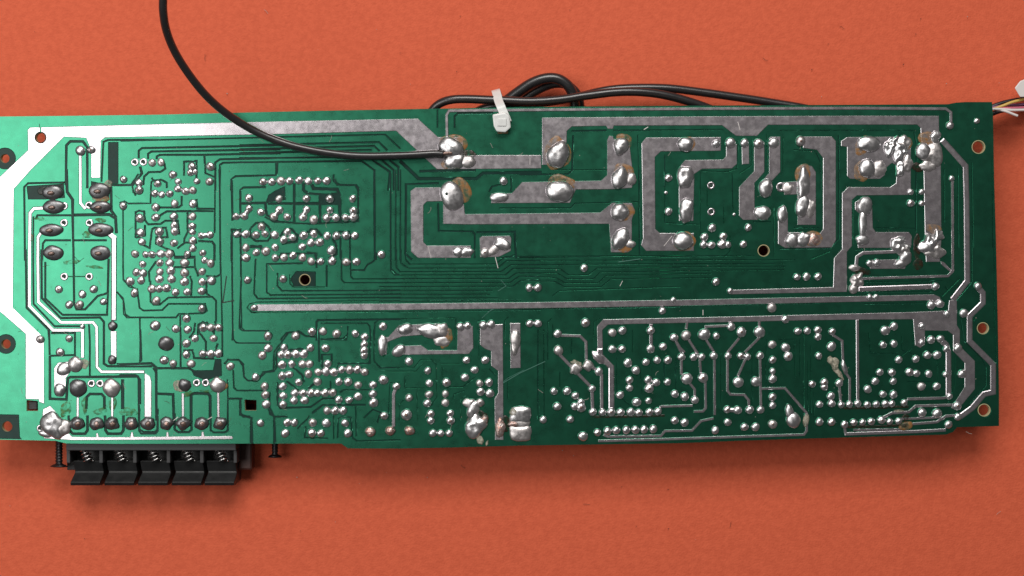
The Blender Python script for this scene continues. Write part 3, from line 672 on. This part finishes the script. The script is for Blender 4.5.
blob(446.5, 193.8, 1.5, 1.5, 0, .5, 'groove', 1, .02, name='pinhole_shade', z=5.6)  # raised dark spot, the pit's shade put into its colour
blob(560, 191.5, 13, 10.5, .1, 7.5, 'solder', 6, .08, (-1, 1))
blob(621, 146, 7.5, 8.5, .2, 6.5, 'solder', 7, .12); blob(620, 178, 8, 10.5, .4, 7, 'solder', 8, .12, (-1, 2))
blob(631, 179, 5, 6, 0, 4, 'dull', 9, .1)
blob(620, 212, 9, 8.5, .4, 7, 'solder', 10, .12); blob(620.5, 239, 8, 11, .35, 6.5, 'solder', 11, .12); blob(630, 244, 5.5, 4, .2, 3, 'dull', 12, .1)
blob(685.5, 144.5, 8, 7.2, 0, 6, 'solder', 13, .12); blob(685.5, 177, 8, 11, .15, 6, 'solder', 14, .22); blob(686, 210, 7.5, 12, .1, 6, 'solder', 15, .2); blob(682.5, 241, 10, 8.5, 0, 7.5, 'solder', 16, .1)
blob(765.5, 188, 6.5, 9, .15, 6, 'solder', 17, .14); blob(762.5, 213, 8, 7, .1, 5.5, 'solder', 18, .14); blob(782, 214, 5, 8.5, .05, 5, 'solder', 19, .1)
blob(788, 188, 5.5, 5.5, .05, 3.6, 'dull', 20, .2)
blob(803.5, 183, 6, 15, .05, 6, 'solder', 21, .18, (-1, 0)); blob(802, 206, 6.5, 11, .1, 5.5, 'solder', 22, .22); blob(810, 208, 5.5, 9, .1, 3.5, 'dull', 23, .25)
blob(792, 240, 6.5, 7, .1, 5, 'solder', 24, .1); blob(803, 239, 7.5, 6.5, .1, 5, 'solder', 25, .18); blob(813, 240, 6, 6, 0, 3.5, 'rusty', 26, .2)
blob(869, 144, 11, 7.8, .05, 5.5, 'solder', 27, .12, (-2, 0)); blob(867, 168, 8.5, 9, .3, 6, 'solder', 28, .12); blob(879, 169, 7, 8, 0, 3.5, 'dull', 29, .15)
blob(891, 145, 6, 10, .45, 5.5, 'solder', 30, .45); blob(900, 152, 6.5, 11, .25, 6, 'solder', 31, .45); blob(903, 143, 7, 7, 0, 4, 'dull', 32, .4); blob(900, 169, 4.5, 8, .2, 5, 'solder', 33, .35); blob(907, 164, 5, 8, 0, 3.5, 'dull', 34, .35)
blob(923, 151.5, 7, 8.5, 0, 6.5, 'solder', 35, .14); blob(933, 154, 9, 11, .3, 5, 'dull', 36, .25); blob(935, 137, 4.5, 6, .2, 4, 'solder', 37, .3); blob(928, 166, 8, 5, 0, 3, 'dull', 38, .3)
blob(864.5, 206, 7, 9, .1, 5, 'solder', 39, .08); blob(862.5, 224, 4, 14, 0, 4.5, 'solder', 40, .08); blob(862, 240, 6.5, 5, .1, 4.5, 'solder', 41, .14)
blob(899, 244, 8.5, 8, .2, 5.5, 'solder', 42, .45); blob(904, 251, 7, 7, .2, 4, 'dull', 43, .4); blob(928, 244, 9, 9, .2, 6, 'solder', 44, .45); blob(937, 237, 6, 7, .5, 5, 'solder', 45, .4); blob(935, 250, 9, 8, 0, 4, 'dull', 46, .4)
blob(905, 258, 6, 8, .1, 5, 'solder', 47, .2); blob(900, 263.5, 5.5, 4.5, 0, 5, 'solder', 48, .1)
blob(855, 268, 5, 3.4, .2, 3, 'dull', 49, .3); blob(857, 280, 6, 7, .2, 4.5, 'dull', 50, .35)
blob(467, 252, 6, 5, 0, 3.5, 'solder', 51, .2); blob(458, 252, 5, 5, 0, 3.8, 'solder', 52, .15); blob(502, 244, 7, 6, .4, 4.5, 'solder', 53, .25); blob(493, 250, 9, 4, -.6, 3, 'dull', 54, .2)
blob(499, 197.5, 9, 5, 0, 3.4, 'solder', 55, .08)
blob(405, 329, 7, 5.6, -.3, 5, 'solder', 56, .12); blob(432, 331, 14, 7, .2, 5, 'solder', 57, .16); blob(441, 330, 6, 8, .2, 5, 'dull', 58, .2); blob(441, 341, 8, 5, .2, 3, 'dull', 580, .2)
blob(399, 350.5, 7, 5.5, -.6, 5, 'solder', 59, .1); blob(382.5, 345, 4.4, 10, 0, 4, 'solder', 60, .14)
blob(473, 410, 5.5, 9, .3, 5, 'solder', 61, .15); blob(476, 425, 12, 9.5, -.6, 6, 'solder', 62, .30); blob(469, 403, 6, 5, 0, 3.5, 'dull', 63, .25); blob(484, 420, 4, 5, .3, 5.2, 'rusty', 630, .3)
blob(500, 428, 4.5, 9, 0, 3.5, 'rusty', 64, .25)
blob(521, 415, 9.5, 8.5, 0, 4.4, 'solder', 65, .16, square=.8); blob(520.5, 433, 10, 7.5, 0, 4.2, 'dull', 66, .12, square=.8); blob(520, 424, 9, 6, 0, 3.4, 'dull', 67, .15, square=.6); blob(514, 424, 6, 3, .1, 4.6, 'rusty', 660, .2)
flux(513, 412, 4, 4, 0, 'fluxpale', 4, 5.5, z=.3)
blob(515, 342, 5, 13, 0, 4.5, 'dull', 67, .25)
blob(575, 369, 5.5, 5.5, .4, 4.6, 'dull', 68, .3); blob(588, 365.5, 5.5, 5, .4, 4.6, 'dull', 69, .25); blob(577, 363, 5.4, 2.4, .2, 3.5, 'fluxpale', 70, .4); blob(598, 357, 4, 8, -.7, 3, 'tin', 701, .15)
blob(793, 420, 6.8, 8, -.2, 6, 'solder', 71, .06); blob(789.5, 412, 4.2, 8, -.25, 5, 'solder', 72, .06)
flux(806, 420, 3, 7, .15, 'fluxpale', 73, 2.5, z=.4)
blob(833, 362, 8, 4, 1.0, 2.4, 'fluxpale', 74, .5); blob(838, 372, 3, 7, -.6, 2, 'fluxpale', 75, .4); blob(844, 367, 2.8, 7, -.2, 3, 'solder', 76, .2)
flux(906, 426, 7, 4.5, -.2, 'flux', 77, 2.0, z=.3); flux(904, 425.6, 3, 2, 0, 'fluxdark', 78, 2.6, z=.3)
flux(480, 440, 3.5, 5, -.3, 'fluxpale', 79, 1.4); flux(487, 443, 1.2, 3, .3, 'fluxpale', 80, 1)
flux(899, 411, 5, 1.6, 0, 'fluxpale', 81, 1.1, z=.3)
blob(949.8, 125.5, 3.8, 4, 0, 4, 'solder', 82, .06)
# left side: broad dark solder of the transformer pins
for (x, y, rx, ry, m) in ((53, 192.5, 10.5, 7.5, 'dark'), (54, 207, 11.5, 7, 'dark'), (51.5, 230, 12, 6.5, 'dark'), (53.5, 253, 10.5, 7.5, 'dark'), (99.5, 191, 11, 8.5, 'dark'), (100.5, 207, 10.5, 6.5, 'dark'), (101, 230, 13, 7, 'dark'), (100.5, 253, 10.5, 7.5, 'dark')):
    o = blob(x, y, rx, ry, R.uniform(-.05, .05), 4.6, m, R.random() * 30, .06, (-1.5, -1))
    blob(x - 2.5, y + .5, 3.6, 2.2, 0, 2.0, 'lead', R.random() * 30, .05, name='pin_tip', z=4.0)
flux(101, 198.5, 9, 4.5, 0, 'flux', 3, 1.6, z=.2); flux(108, 184, 4.5, 4, 0, 'fluxpale', 4, 1.4, z=-.2); flux(42, 191, 5, 4, 0, 'fluxdark', 9, .5, z=-.4)
for (x, y, rx, ry, a) in ((42, 219, 6, 2.0, 0), (100, 220, 7, 2.2, .1), (87, 234.5, 5, 3.6, .2), (72, 262, 9, 2.2, -.1), (94, 267, 9, 1.6, .1), (66, 409, 5, 8, .1), (100, 411, 9, 3, -.3), (129, 412, 9, 5, 0), (85, 405, 4, 7, 0), (113, 404, 4, 7, 0), (188, 394, 6, 3, -.4), (208, 391, 8, 1.8, 0)):
    flux(x, y, rx, ry, a, 'fluxgreen', R.random() * 30, .35, .35)
flux(31, 316 - 78, 2.2, 4, 0, 'flux', 5, .8, z=.5)
for (x, y, r, m) in ((75.8, 364.4, 8, 'dull'), (78, 388, 9, 'dark'), (111.5, 388, 9, 'dull'), (184.8, 385, 6.4, 'dark'), (217.7, 384.7, 8, 'dull'), (166, 343.3, 7.8, 'dark')):
    blob(x, y, r, r, 0, 5.5, m, R.random() * 30, .12, (-1, -1)); 
blob(60, 390, 6, 7, 0, 5, 'solder', 83, .1); blob(64, 369, 8, 6.5, -.5, 4, 'solder', 84, .1); blob(112.6, 326, 4.8, 5, 0, 4.5, 'dark', 85, .1); blob(112, 360, 4.6, 5, 0, 4, 'dark', 86, .15)
flux(221, 386, 7, 5, .2, 'flux', 12, 1.2); flux(84.5, 364, 5, 5, .2, 'fluxpale', 13, 1.0); flux(180, 386, 7, 6, .2, 'fluxpale', 14, .8)
blob(54, 424, 11, 15, -.45, 6.5, 'solder', 87, .22); blob(62, 428, 9, 9, 0, 5, 'dull', 88, .25); blob(46, 433, 7, 5, .2, 3, 'solder', 89, .2)
for k, x in enumerate((77.7, 96.8, 112.2, 131.5, 148.2, 166.5, 183, 202, 220)):
    y = 423.6 - .05 * k
    blob(x, y, 7.2, 6.8, 0, 4.8, 'dark', 90 + k, .18, name='terminal_joint')
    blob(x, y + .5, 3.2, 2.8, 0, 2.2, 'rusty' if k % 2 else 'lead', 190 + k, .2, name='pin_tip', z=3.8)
for (x, y) in ((370.5, 431.5), (390.5, 430.8), (410, 430.8), (390.2, 430.3), (409.5, 430.3)):
    pass
for (x, y) in ((370.4, 431.4), (390.4, 430.6), (409.4, 430.6)):
    blob(x, y, 5.4, 5.2, 0, 4, 'rusty', x, .12, name='solder_joint')
# dark oxide crust between the pin rows of the two IC footprints
for (x0, y0, x1, y1) in ((592, 416.8, 664, 415.6), (842, 408.2, 908, 406.6), (848, 427, 900, 425.4)):
    plate(stroke([(x0, y0), ((x0 + x1) / 2, (y0 + y1) / 2 + .4), (x1, y1)], 2.6), .3, 'fluxdark', 'flux_residue')

# scratches and scored lines in the mask
SCR = [([(503, 383), (520, 373), (545, 361.5)], .8, 'scratch'), ([(488, 312), (500, 305.5), (515, 303)], .6, 'scratch'), ([(482, 318), (492, 309)], .5, 'scratch'), ([(498, 386), (508, 378), (524, 370)], .5, 'scratch'),
       ([(495, 256), (498, 268)], .7, 'white'), ([(501, 280), (506, 286), (498, 291)], .6, 'scratch'), ([(620, 286), (622.5, 281)], .6, 'white'), ([(618.5, 262), (640, 259)], .9, 'scratch'), ([(664, 246), (672, 236)], .5, 'white'),
       ([(226.6, 276), (222.8, 302.4)], 1.3, 'groove'), ([(223, 302.6), (234, 300.6)], 1.3, 'groove'), ([(740, 130), (738, 122)], .6, 'white'), ([(644, 129.5), (648, 127)], .8, 'white'), ([(703, 310), (703, 315)], .7, 'white'), ([(173, 481 - 60), (178, 417)], .7, 'white'),
       ([(204, 421.5), (212, 417)], .7, 'white'), ([(39.4, 124), (39.4, 127)], .7, 'groove'), ([(76, 264), (84, 258)], .5, 'groove'), ([(74, 256), (79, 262)], .5, 'groove'), ([(428, 246), (431, 258)], .5, 'white'), ([(530, 140 + 25), (530, 158)], .5, 'white')]
for p, w, m in SCR: plate(stroke(p, w), .12 if m != 'groove' else .05, m, 'scratch', base=.05 if p[0][0] not in (664, 740, 428, 530) else .62, bev=.1)

# ------------------------------------------------------------------ tubes
def smooth_path(pts, n=8):
    P = [Vector(p) for p in pts]; P = [2 * P[0] - P[1]] + P + [2 * P[-1] - P[-2]]
    out = []
    for i in range(1, len(P) - 2):
        for k in range(n):
            t = k / n; a, b, c, d = P[i - 1], P[i], P[i + 1], P[i + 2]
            out.append(.5 * ((2 * b) + (c - a) * t + (2 * a - 5 * b + 4 * c - d) * t * t + (3 * b - a - 3 * c + d) * t ** 3))
    out.append(P[-2]); return out
def tube_data(path, r, seg=12):
    vs, fs = [], []
    T = [(path[min(i + 1, len(path) - 1)] - path[max(i - 1, 0)]).normalized() for i in range(len(path))]
    up = Vector((0, 0, 1)) if abs(T[0].z) < .9 else Vector((1, 0, 0))
    nrm = (up - T[0] * up.dot(T[0])).normalized()
    for i, p in enumerate(path):
        nrm = (nrm - T[i] * nrm.dot(T[i])).normalized(); bi = T[i].cross(nrm)
        for j in range(seg):
            a = 2 * math.pi * j / seg; vs.append(p + (nrm * math.cos(a) + bi * math.sin(a)) * r)
    for i in range(len(path) - 1):
        for j in range(seg): fs.append([i * seg + j, i * seg + (j + 1) % seg, (i + 1) * seg + (j + 1) % seg, (i + 1) * seg + j])
    fs.append(list(range(seg))[::-1]); fs.append([(len(path) - 1) * seg + j for j in range(seg)])
    return vs, fs
def wire(name, pts, r, m, parent=None, n=8, seg=14):
    path = smooth_path([W(*p) for p in pts], n)
    path = [p + Vector((noise.noise(p * 90 + Vector((r, 0, 0))), noise.noise(p * 90 + Vector((0, r, 5))), 0)) * .5 * S for p in path]
    vs, fs = tube_data(path, r * S, seg)
    return meshobj(name, vs, fs, M[m], parent)

# ------------------------------------------------------------------ push terminal block at the lower left edge
def boxpts(bm, x0, x1, y0, y1, z0, z1):
    """box given by its photo extent at its top height z1"""
    a = W(x0, y0, z1); b = W(x1, y1, z1)
    zs = (ZB + z0 * S, ZB + z1 * S)
    v = [bm.verts.new((x, y, z)) for z in zs for (x, y) in ((a.x, a.y), (b.x, a.y), (b.x, b.y), (a.x, b.y))]
    for f in ((0, 1, 2, 3), (7, 6, 5, 4), (0, 4, 5, 1), (1, 5, 6, 2), (2, 6, 7, 3), (3, 7, 4, 0)): bm.faces.new([v[i] for i in f])
def bevel_all(bm, d):
    bmesh.ops.recalc_face_normals(bm, faces=bm.faces[:])
    bmesh.ops.bevel(bm, geom=bm.edges[:], offset=d * S, segments=2, affect='EDGES', profile=.6)
tb = bmesh.new()
boxpts(tb, 66, 236, 410, 450.5, -40, -7)                       # body under the board with a lip
bevel_all(tb, .8)
tblock = bmobj('terminal_block', tb, M['plastic2'], board)
tblock['label'] = 'black five way push terminal block at lower left edge'
fl = bmesh.new(); boxpts(fl, 67, 235.5, 450.4, 470, -44, -36); bevel_all(fl, .5); bmobj('floor', fl, M['plastic'], tblock)
pitch = 34.0
XL = [72.8, 106.6, 140.0, 173.6, 206.2]
for k in range(6):
    x = [66.5, 99.2, 133, 166.6, 200, 233.6][k]
    d = bmesh.new(); boxpts(d, x, x + 3.6 - .3 * (k == 5), 450.2, 463, -40, -13); bevel_all(d, .6); bmobj('divider', d, M['plastic2'], tblock)
for k, x in enumerate(XL):
    # lever: hinge plate, then a finger tab bent up towards the viewer
    bm = bmesh.new()
    x1 = x + 29.4
    prof = [(460.6, -19, 0), (471.5, -23, 1.2), (473, -22, 1.2), (482.5, -13, -.6), (485.4, -14.5, -1.0), (485.2, -22, -.6), (479, -46, 2), (460.6, -48, 2)]
    a0, a1 = W(x, 470, -20).x, W(x1, 470, -20).x
    A = [bm.verts.new((a0 + d * S, *W(x, y, z)[1:])) for y, z, d in prof]; Bv = [bm.verts.new((a1 + d * S * .6, *W(x1, y, z)[1:])) for y, z, d in prof]
    n = len(prof)
    for i in range(n): bm.faces.new([A[i], A[(i + 1) % n], Bv[(i + 1) % n], Bv[i]])
    bm.faces.new(A); bm.faces.new(Bv[::-1])
    bevel_all(bm, .9)
    bmobj('lever', bm, M['plastic'], tblock)
    # coil spring leaning in its pocket
    cx = x + 11 + k * .3; pts = []
    for q in range(0, 4 * 16 + 1):
        a = 2 * math.pi * q / 16; t = q / 64
        pts.append(W(cx + 5 * t + 4.4 * math.cos(a), 448.5 + 13.5 * t - 1.2 * math.cos(a), -17 + 4.4 * math.sin(a)))
    vs, fs = tube_data(pts, .8 * S, 6)
    meshobj('coil_spring', vs, fs, M['spring'], tblock)
    filler = [W(cx + 5 * t, 448.5 + 13.5 * t, -17) for t in (-.1, .25, .5, .75, 1.0)]
    vs, fs = tube_data(filler, 3.3 * S, 10)
    meshobj('dark_coil_filler', vs, fs, M['plastic'], tblock)  # added black rod: puts dark between the turns, hides rear coils

def screw(cx, y0, y1, z, rs, rh):
    """black screw lying along the picture's vertical, head towards the viewer's side"""
    prof = [(0, 0)]
    ys = y0
    vs, fs = [], []; NS = 14
    ring_ = []
    n = int((y1 - 3.4 - y0) / 1.0)
    for i in range(n + 1):
        ring_.append((y0 + i * 1.0, rs * (1.12 if i % 3 == 1 else .88)))
    ring_ += [(y1 - 3.6, rs * .95), (y1 - 3.0, rs * 1.6), (y1 - 1.4, rh), (y1 - .6, rh * .98), (y1, rh * .55), (y1 + .2, .05)]
    for (y, r) in ring_:
        for j in range(NS):
            a = 2 * math.pi * j / NS
            vs.append(W(cx + r * math.cos(a), y, z + r * math.sin(a)))
    for i in range(len(ring_) - 1):
        for j in range(NS): fs.append([i * NS + j, i * NS + (j + 1) % NS, (i + 1) * NS + (j + 1) % NS, (i + 1) * NS + j])
    fs.append(list(range(NS)))
    return meshobj('screw', vs, fs, M['screw'], board)
bm = bmesh.new(); boxpts(bm, 28.5, 37, 401.5, 409.5, -40, -3); bevel_all(bm, .6); bmobj('locating_peg', bm, M['plastic'], board)
screw(59, 436, 467.5, -22, 3.7, 8.8)
screw(275, 432, 458, -38, 3.2, 6.8)
# component just showing beyond the terminal block, and the parts the board rests on
bm = bmesh.new(); boxpts(bm, 238, 252, 405, 470, -50, -33); bevel_all(bm, 2); bmobj('film_capacitor', bm, M['brown'], board)
bm = bmesh.new(); boxpts(bm, 560, 940, 300, 396, FOOT, -16); bevel_all(bm, 1); bmobj('heat_sink', bm, M['alu'], board)
bm = bmesh.new(); boxpts(bm, 90, 240, 190, 330, FOOT, -16); bevel_all(bm, 3); bmobj('transformer', bm, M['plastic2'], board)
def can(cx, cy, r):
    vs, fs = [], []; NS = 28
    for z, q in ((FOOT, r * .9), (-50, r), (-12, r), (-6.2, r * .95)):
        for j in range(NS):
            a = 2 * math.pi * j / NS; vs.append(W(cx, cy, 0) + Vector((q * math.cos(a) * S, q * math.sin(a) * S, z * S)))
    for i in range(3):
        for j in range(NS): fs.append([i * NS + j, i * NS + (j + 1) % NS, (i + 1) * NS + (j + 1) % NS, (i + 1) * NS + j])
    fs.append(list(range(NS))[::-1]); fs.append([3 * NS + j for j in range(NS)])
    meshobj('capacitor', vs, fs, M['plastic'], board)
can(470, 200, 40); can(620, 200, 40)

# ------------------------------------------------------------------ loose wiring
w1 = wire('soldered_wire', [(164, -22, 120), (163.5, -6, 112), (163.2, 12, 104), (166, 30, 92), (174, 50, 76), (186, 70, 62), (203, 92, 46), (222, 110, 30), (244, 125, 18), (268, 137, 12), (300, 147.5, 9), (335, 154, 7), (370, 156, 6.5), (405, 155.2, 6.5), (432, 153.6, 6), (443, 154, 5)], 3.9, 'rubber')
w1['label'] = 'thin black insulated wire curving in from the top left and soldered to the board'; w1['category'] = 'wire'
pts = [(441, 154, 5.2), (446, 153.4, 5), (452, 153, 4)]
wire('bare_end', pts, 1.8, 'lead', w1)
CAB = [
 ('black cable emerging left of the cable tie and running along the board edge',
  [(426, 124, -40), (432, 111, -34), (440, 103.5, -28), (452, 99.8, -24), (470, 99.2, -22), (495, 100.2, -21), (530, 101.4, -20), (560, 99.5, -20), (585, 95.5, -22), (612, 92.5, -24), (636, 92, -26), (660, 94.5, -30), (685, 100.5, -36), (708, 108, -42), (735, 120, -46)], 4.4),
 ('black cable running out farthest right behind the board top edge',
  [(468, 118, -46), (482, 109, -42), (500, 105.4, -38), (530, 103.5, -40), (556, 101, -42), (580, 96, -44), (605, 90.5, -44), (632, 88.2, -44), (665, 88.6, -46), (700, 92, -50), (735, 97, -54), (770, 102.4, -58), (805, 108.5, -60), (840, 118, -62)], 4.3),
 ('black cable bent into a loop above the board edge right of the cable tie',
  [(478, 122, -62), (490, 112, -60), (506, 101, -58), (518, 92, -55), (532, 83, -52), (546, 78.6, -50), (558, 79.4, -50), (568, 86, -52), (573, 95, -56), (575, 106, -60), (575, 122, -64)], 5.4),
 ('second black cable lying half hidden inside the cable loop',
  [(498, 124, -70), (512, 110, -70), (526, 97.5, -68), (540, 89, -66), (554, 84, -66), (567, 85, -66), (576, 92, -68), (580, 103, -70), (580, 124, -72)], 4.4),
]
for lab, p, r in CAB:
    c = wire('power_cable', [(x, y, z * .6) for x, y, z in p], r, 'rubber'); c['label'] = lab; c['category'] = 'cable'; c['group'] = 'black cables behind the board'

# cable tie: strap over the board edge and head on the board
tie = empty('cable_tie', 'white nylon cable tie holding the black cables to the board edge', 'cable tie', W(500, 120, 0))
def rel(o, t): o.parent = t; o.matrix_parent_inverse = Matrix.Translation(-Vector(t.location)); return o
bm = bmesh.new()
path = [(507.5, 122, 2.6), (505.5, 117, 2.4), (503, 111.5, 2.0), (500.6, 106, 1.0), (498.6, 101, -6), (497.2, 95.5, -15), (496, 91.4, -26), (495.6, 90.4, -40), (497, 93, -52), (499, 100, -58), (502, 112, -58)]
sp = smooth_path([W(p[0], p[1], p[2] if p[2] > 0 else p[2] * .75) for p in path], 6)
half = 4.3 * S; th = .8 * S
prev = None
for i, p in enumerate(sp):
    t = (sp[min(i + 1, len(sp) - 1)] - sp[max(i - 1, 0)]).normalized()
    xax = Vector((1, .28, 0)).normalized(); nn = xax.cross(t).normalized()
    q = [bm.verts.new(p + xax * a * half + nn * b * th) for a, b in ((-1, -1), (1, -1), (1, 1), (-1, 1))]
    if prev:
        for j in range(4): bm.faces.new([prev[j], prev[(j + 1) % 4], q[(j + 1) % 4], q[j]])
    else: bm.faces.new(q)
    prev = q
bm.faces.new(prev[::-1])
rel(bmobj('strap', bm, M['nylon'], None, smooth=False), tie)
bm = bmesh.new()
out = [(492.4, 114.5), (505, 112.4), (509.4, 116), (511, 127.5), (505.5, 132.4), (496.6, 131.6), (493.6, 126)]
lo = [bm.verts.new(W(x, y, .8)) for x, y in out]; hi = [bm.verts.new(W(x, y, 11)) for x, y in out]
n = len(out)
for i in range(n): bm.faces.new([lo[i], lo[(i + 1) % n], hi[(i + 1) % n], hi[i]])
bm.faces.new(lo[::-1]); bm.faces.new(hi); bevel_all(bm, 1.5)
rel(bmobj('head', bm, M['nylon'], None), tie)
bm = bmesh.new(); boxpts(bm, 497.4, 506.4, 118.4, 126, 10.6, 12); bevel_all(bm, .6); rel(bmobj('latch_ridge', bm, M['nylon'], None), tie)
bm = bmesh.new(); boxpts(bm, 497.6, 508, 130.5, 133.5, 1.2, 5); bevel_all(bm, .6); rel(bmobj('cut_end', bm, M['flux'], None), tie)

# wire harness at the upper right corner
har = empty('wire_harness', 'bundle of thin coloured wires with white plug at upper right corner', 'wire harness', W(1005, 110, -40))
HW = [('yellow', [(980, 112, -20), (993, 109, -18), (1003, 105.5, -16), (1014, 101.5, -16), (1034, 97, -18)], 1.5), ('white', [(980, 110, -17), (993, 109, -15), (1004, 109.4, -14), (1014, 110, -14), (1034, 109.6, -16)], 1.4),
      ('pink', [(980, 109, -22), (994, 108.6, -18), (1008, 108, -15), (1034, 107, -16)], 1.2), ('blackw', [(978, 113, -34), (994, 106, -30), (1010, 101.4, -30), (1034, 97.5, -30)], 2.2), ('blackw', [(978, 118, -40), (993, 113.6, -38), (1003, 110.5, -36), (1034, 104, -38)], 2.4),
      ('white', [(996, 109, -16), (1006, 111.4, -13), (1014, 114.5, -12), (1017.5, 115.8, -12)], 1.3), ('violet', [(980, 111, -26), (1000, 106, -22), (1034, 103.4, -22)], 1.3)]
for c, p, r in HW: rel(wire('wire', p, r, c, None, 6, 8), har)
bm = bmesh.new()
pr = [(1014.6, 88), (1020, 81), (1033, 76), (1044, 92), (1034, 97), (1020, 97)]
lo = [bm.verts.new(W(x, y, -34)) for x, y in pr]; hi = [bm.verts.new(W(x, y, -10)) for x, y in pr]
n = len(pr)
for i in range(n): bm.faces.new([lo[i], lo[(i + 1) % n], hi[(i + 1) % n], hi[i]])
bm.faces.new(lo[::-1]); bm.faces.new(hi); bevel_all(bm, 1.0)
rel(bmobj('plug', bm, M['white'], None), har)
# ------------------------------------------------------------------ dust and lint
def dust(n, zone, name, parent, m, zf, rr):
    bm = bmesh.new()
    for i in range(n):
        x, y = R.uniform(zone[0], zone[2]), R.uniform(zone[1], zone[3])
        c = W(x, y, zf) if zf > -1 else Vector(((x - 512) * S, (288 - y) * S, 0.0001))
        if R.random() < .25:
            a = R.uniform(0, 6.28); P = [c]; 
            for k in range(5):
                a += R.uniform(-.5, .5); P.append(P[-1] + Vector((math.cos(a), math.sin(a), R.uniform(-.05, .1))) * R.uniform(.8, 1.8) * S)
            vs, fs = tube_data(P, .16 * S, 4)
        else:
            q = R.uniform(*rr) * S
            vs = [c + Vector((math.cos(k * 1.257 + i) * q * R.uniform(.6, 1.2), math.sin(k * 1.257 + i) * q * R.uniform(.6, 1.2), -.1 * q)) for k in range(5)] + [c + Vector((0, 0, q * .7))]
            fs = [[k, (k + 1) % 5, 5] for k in range(5)]
        b = [bm.verts.new(v) for v in vs]
        for f in fs:
            try: bm.faces.new([b[k] for k in f])
            except ValueError: pass
    return bmobj(name, bm, M[m], parent, kind='stuff')
d1 = dust(70, (-20, 0, 1044, 576), 'paper_dust', None, 'dustdark', -5, (.25, .75)); d1['label'] = 'dark dust specks scattered on the orange paper'; d1['category'] = 'dust'
d2 = dust(60, (-20, 0, 1044, 576), 'paper_lint', None, 'dustpale', -5, (.25, .7)); d2['label'] = 'pale lint specks scattered on the orange paper'; d2['category'] = 'lint'
dust(150, (2, 120, 990, 434), 'lint', board, 'dustpale', .1, (.2, .55))
dust(90, (2, 120, 330, 436), 'dirt_specks', board, 'dustdark', .1, (.2, .6))
print('joints', len(J), 'islands', NISL, 'objects', len(bpy.data.objects))
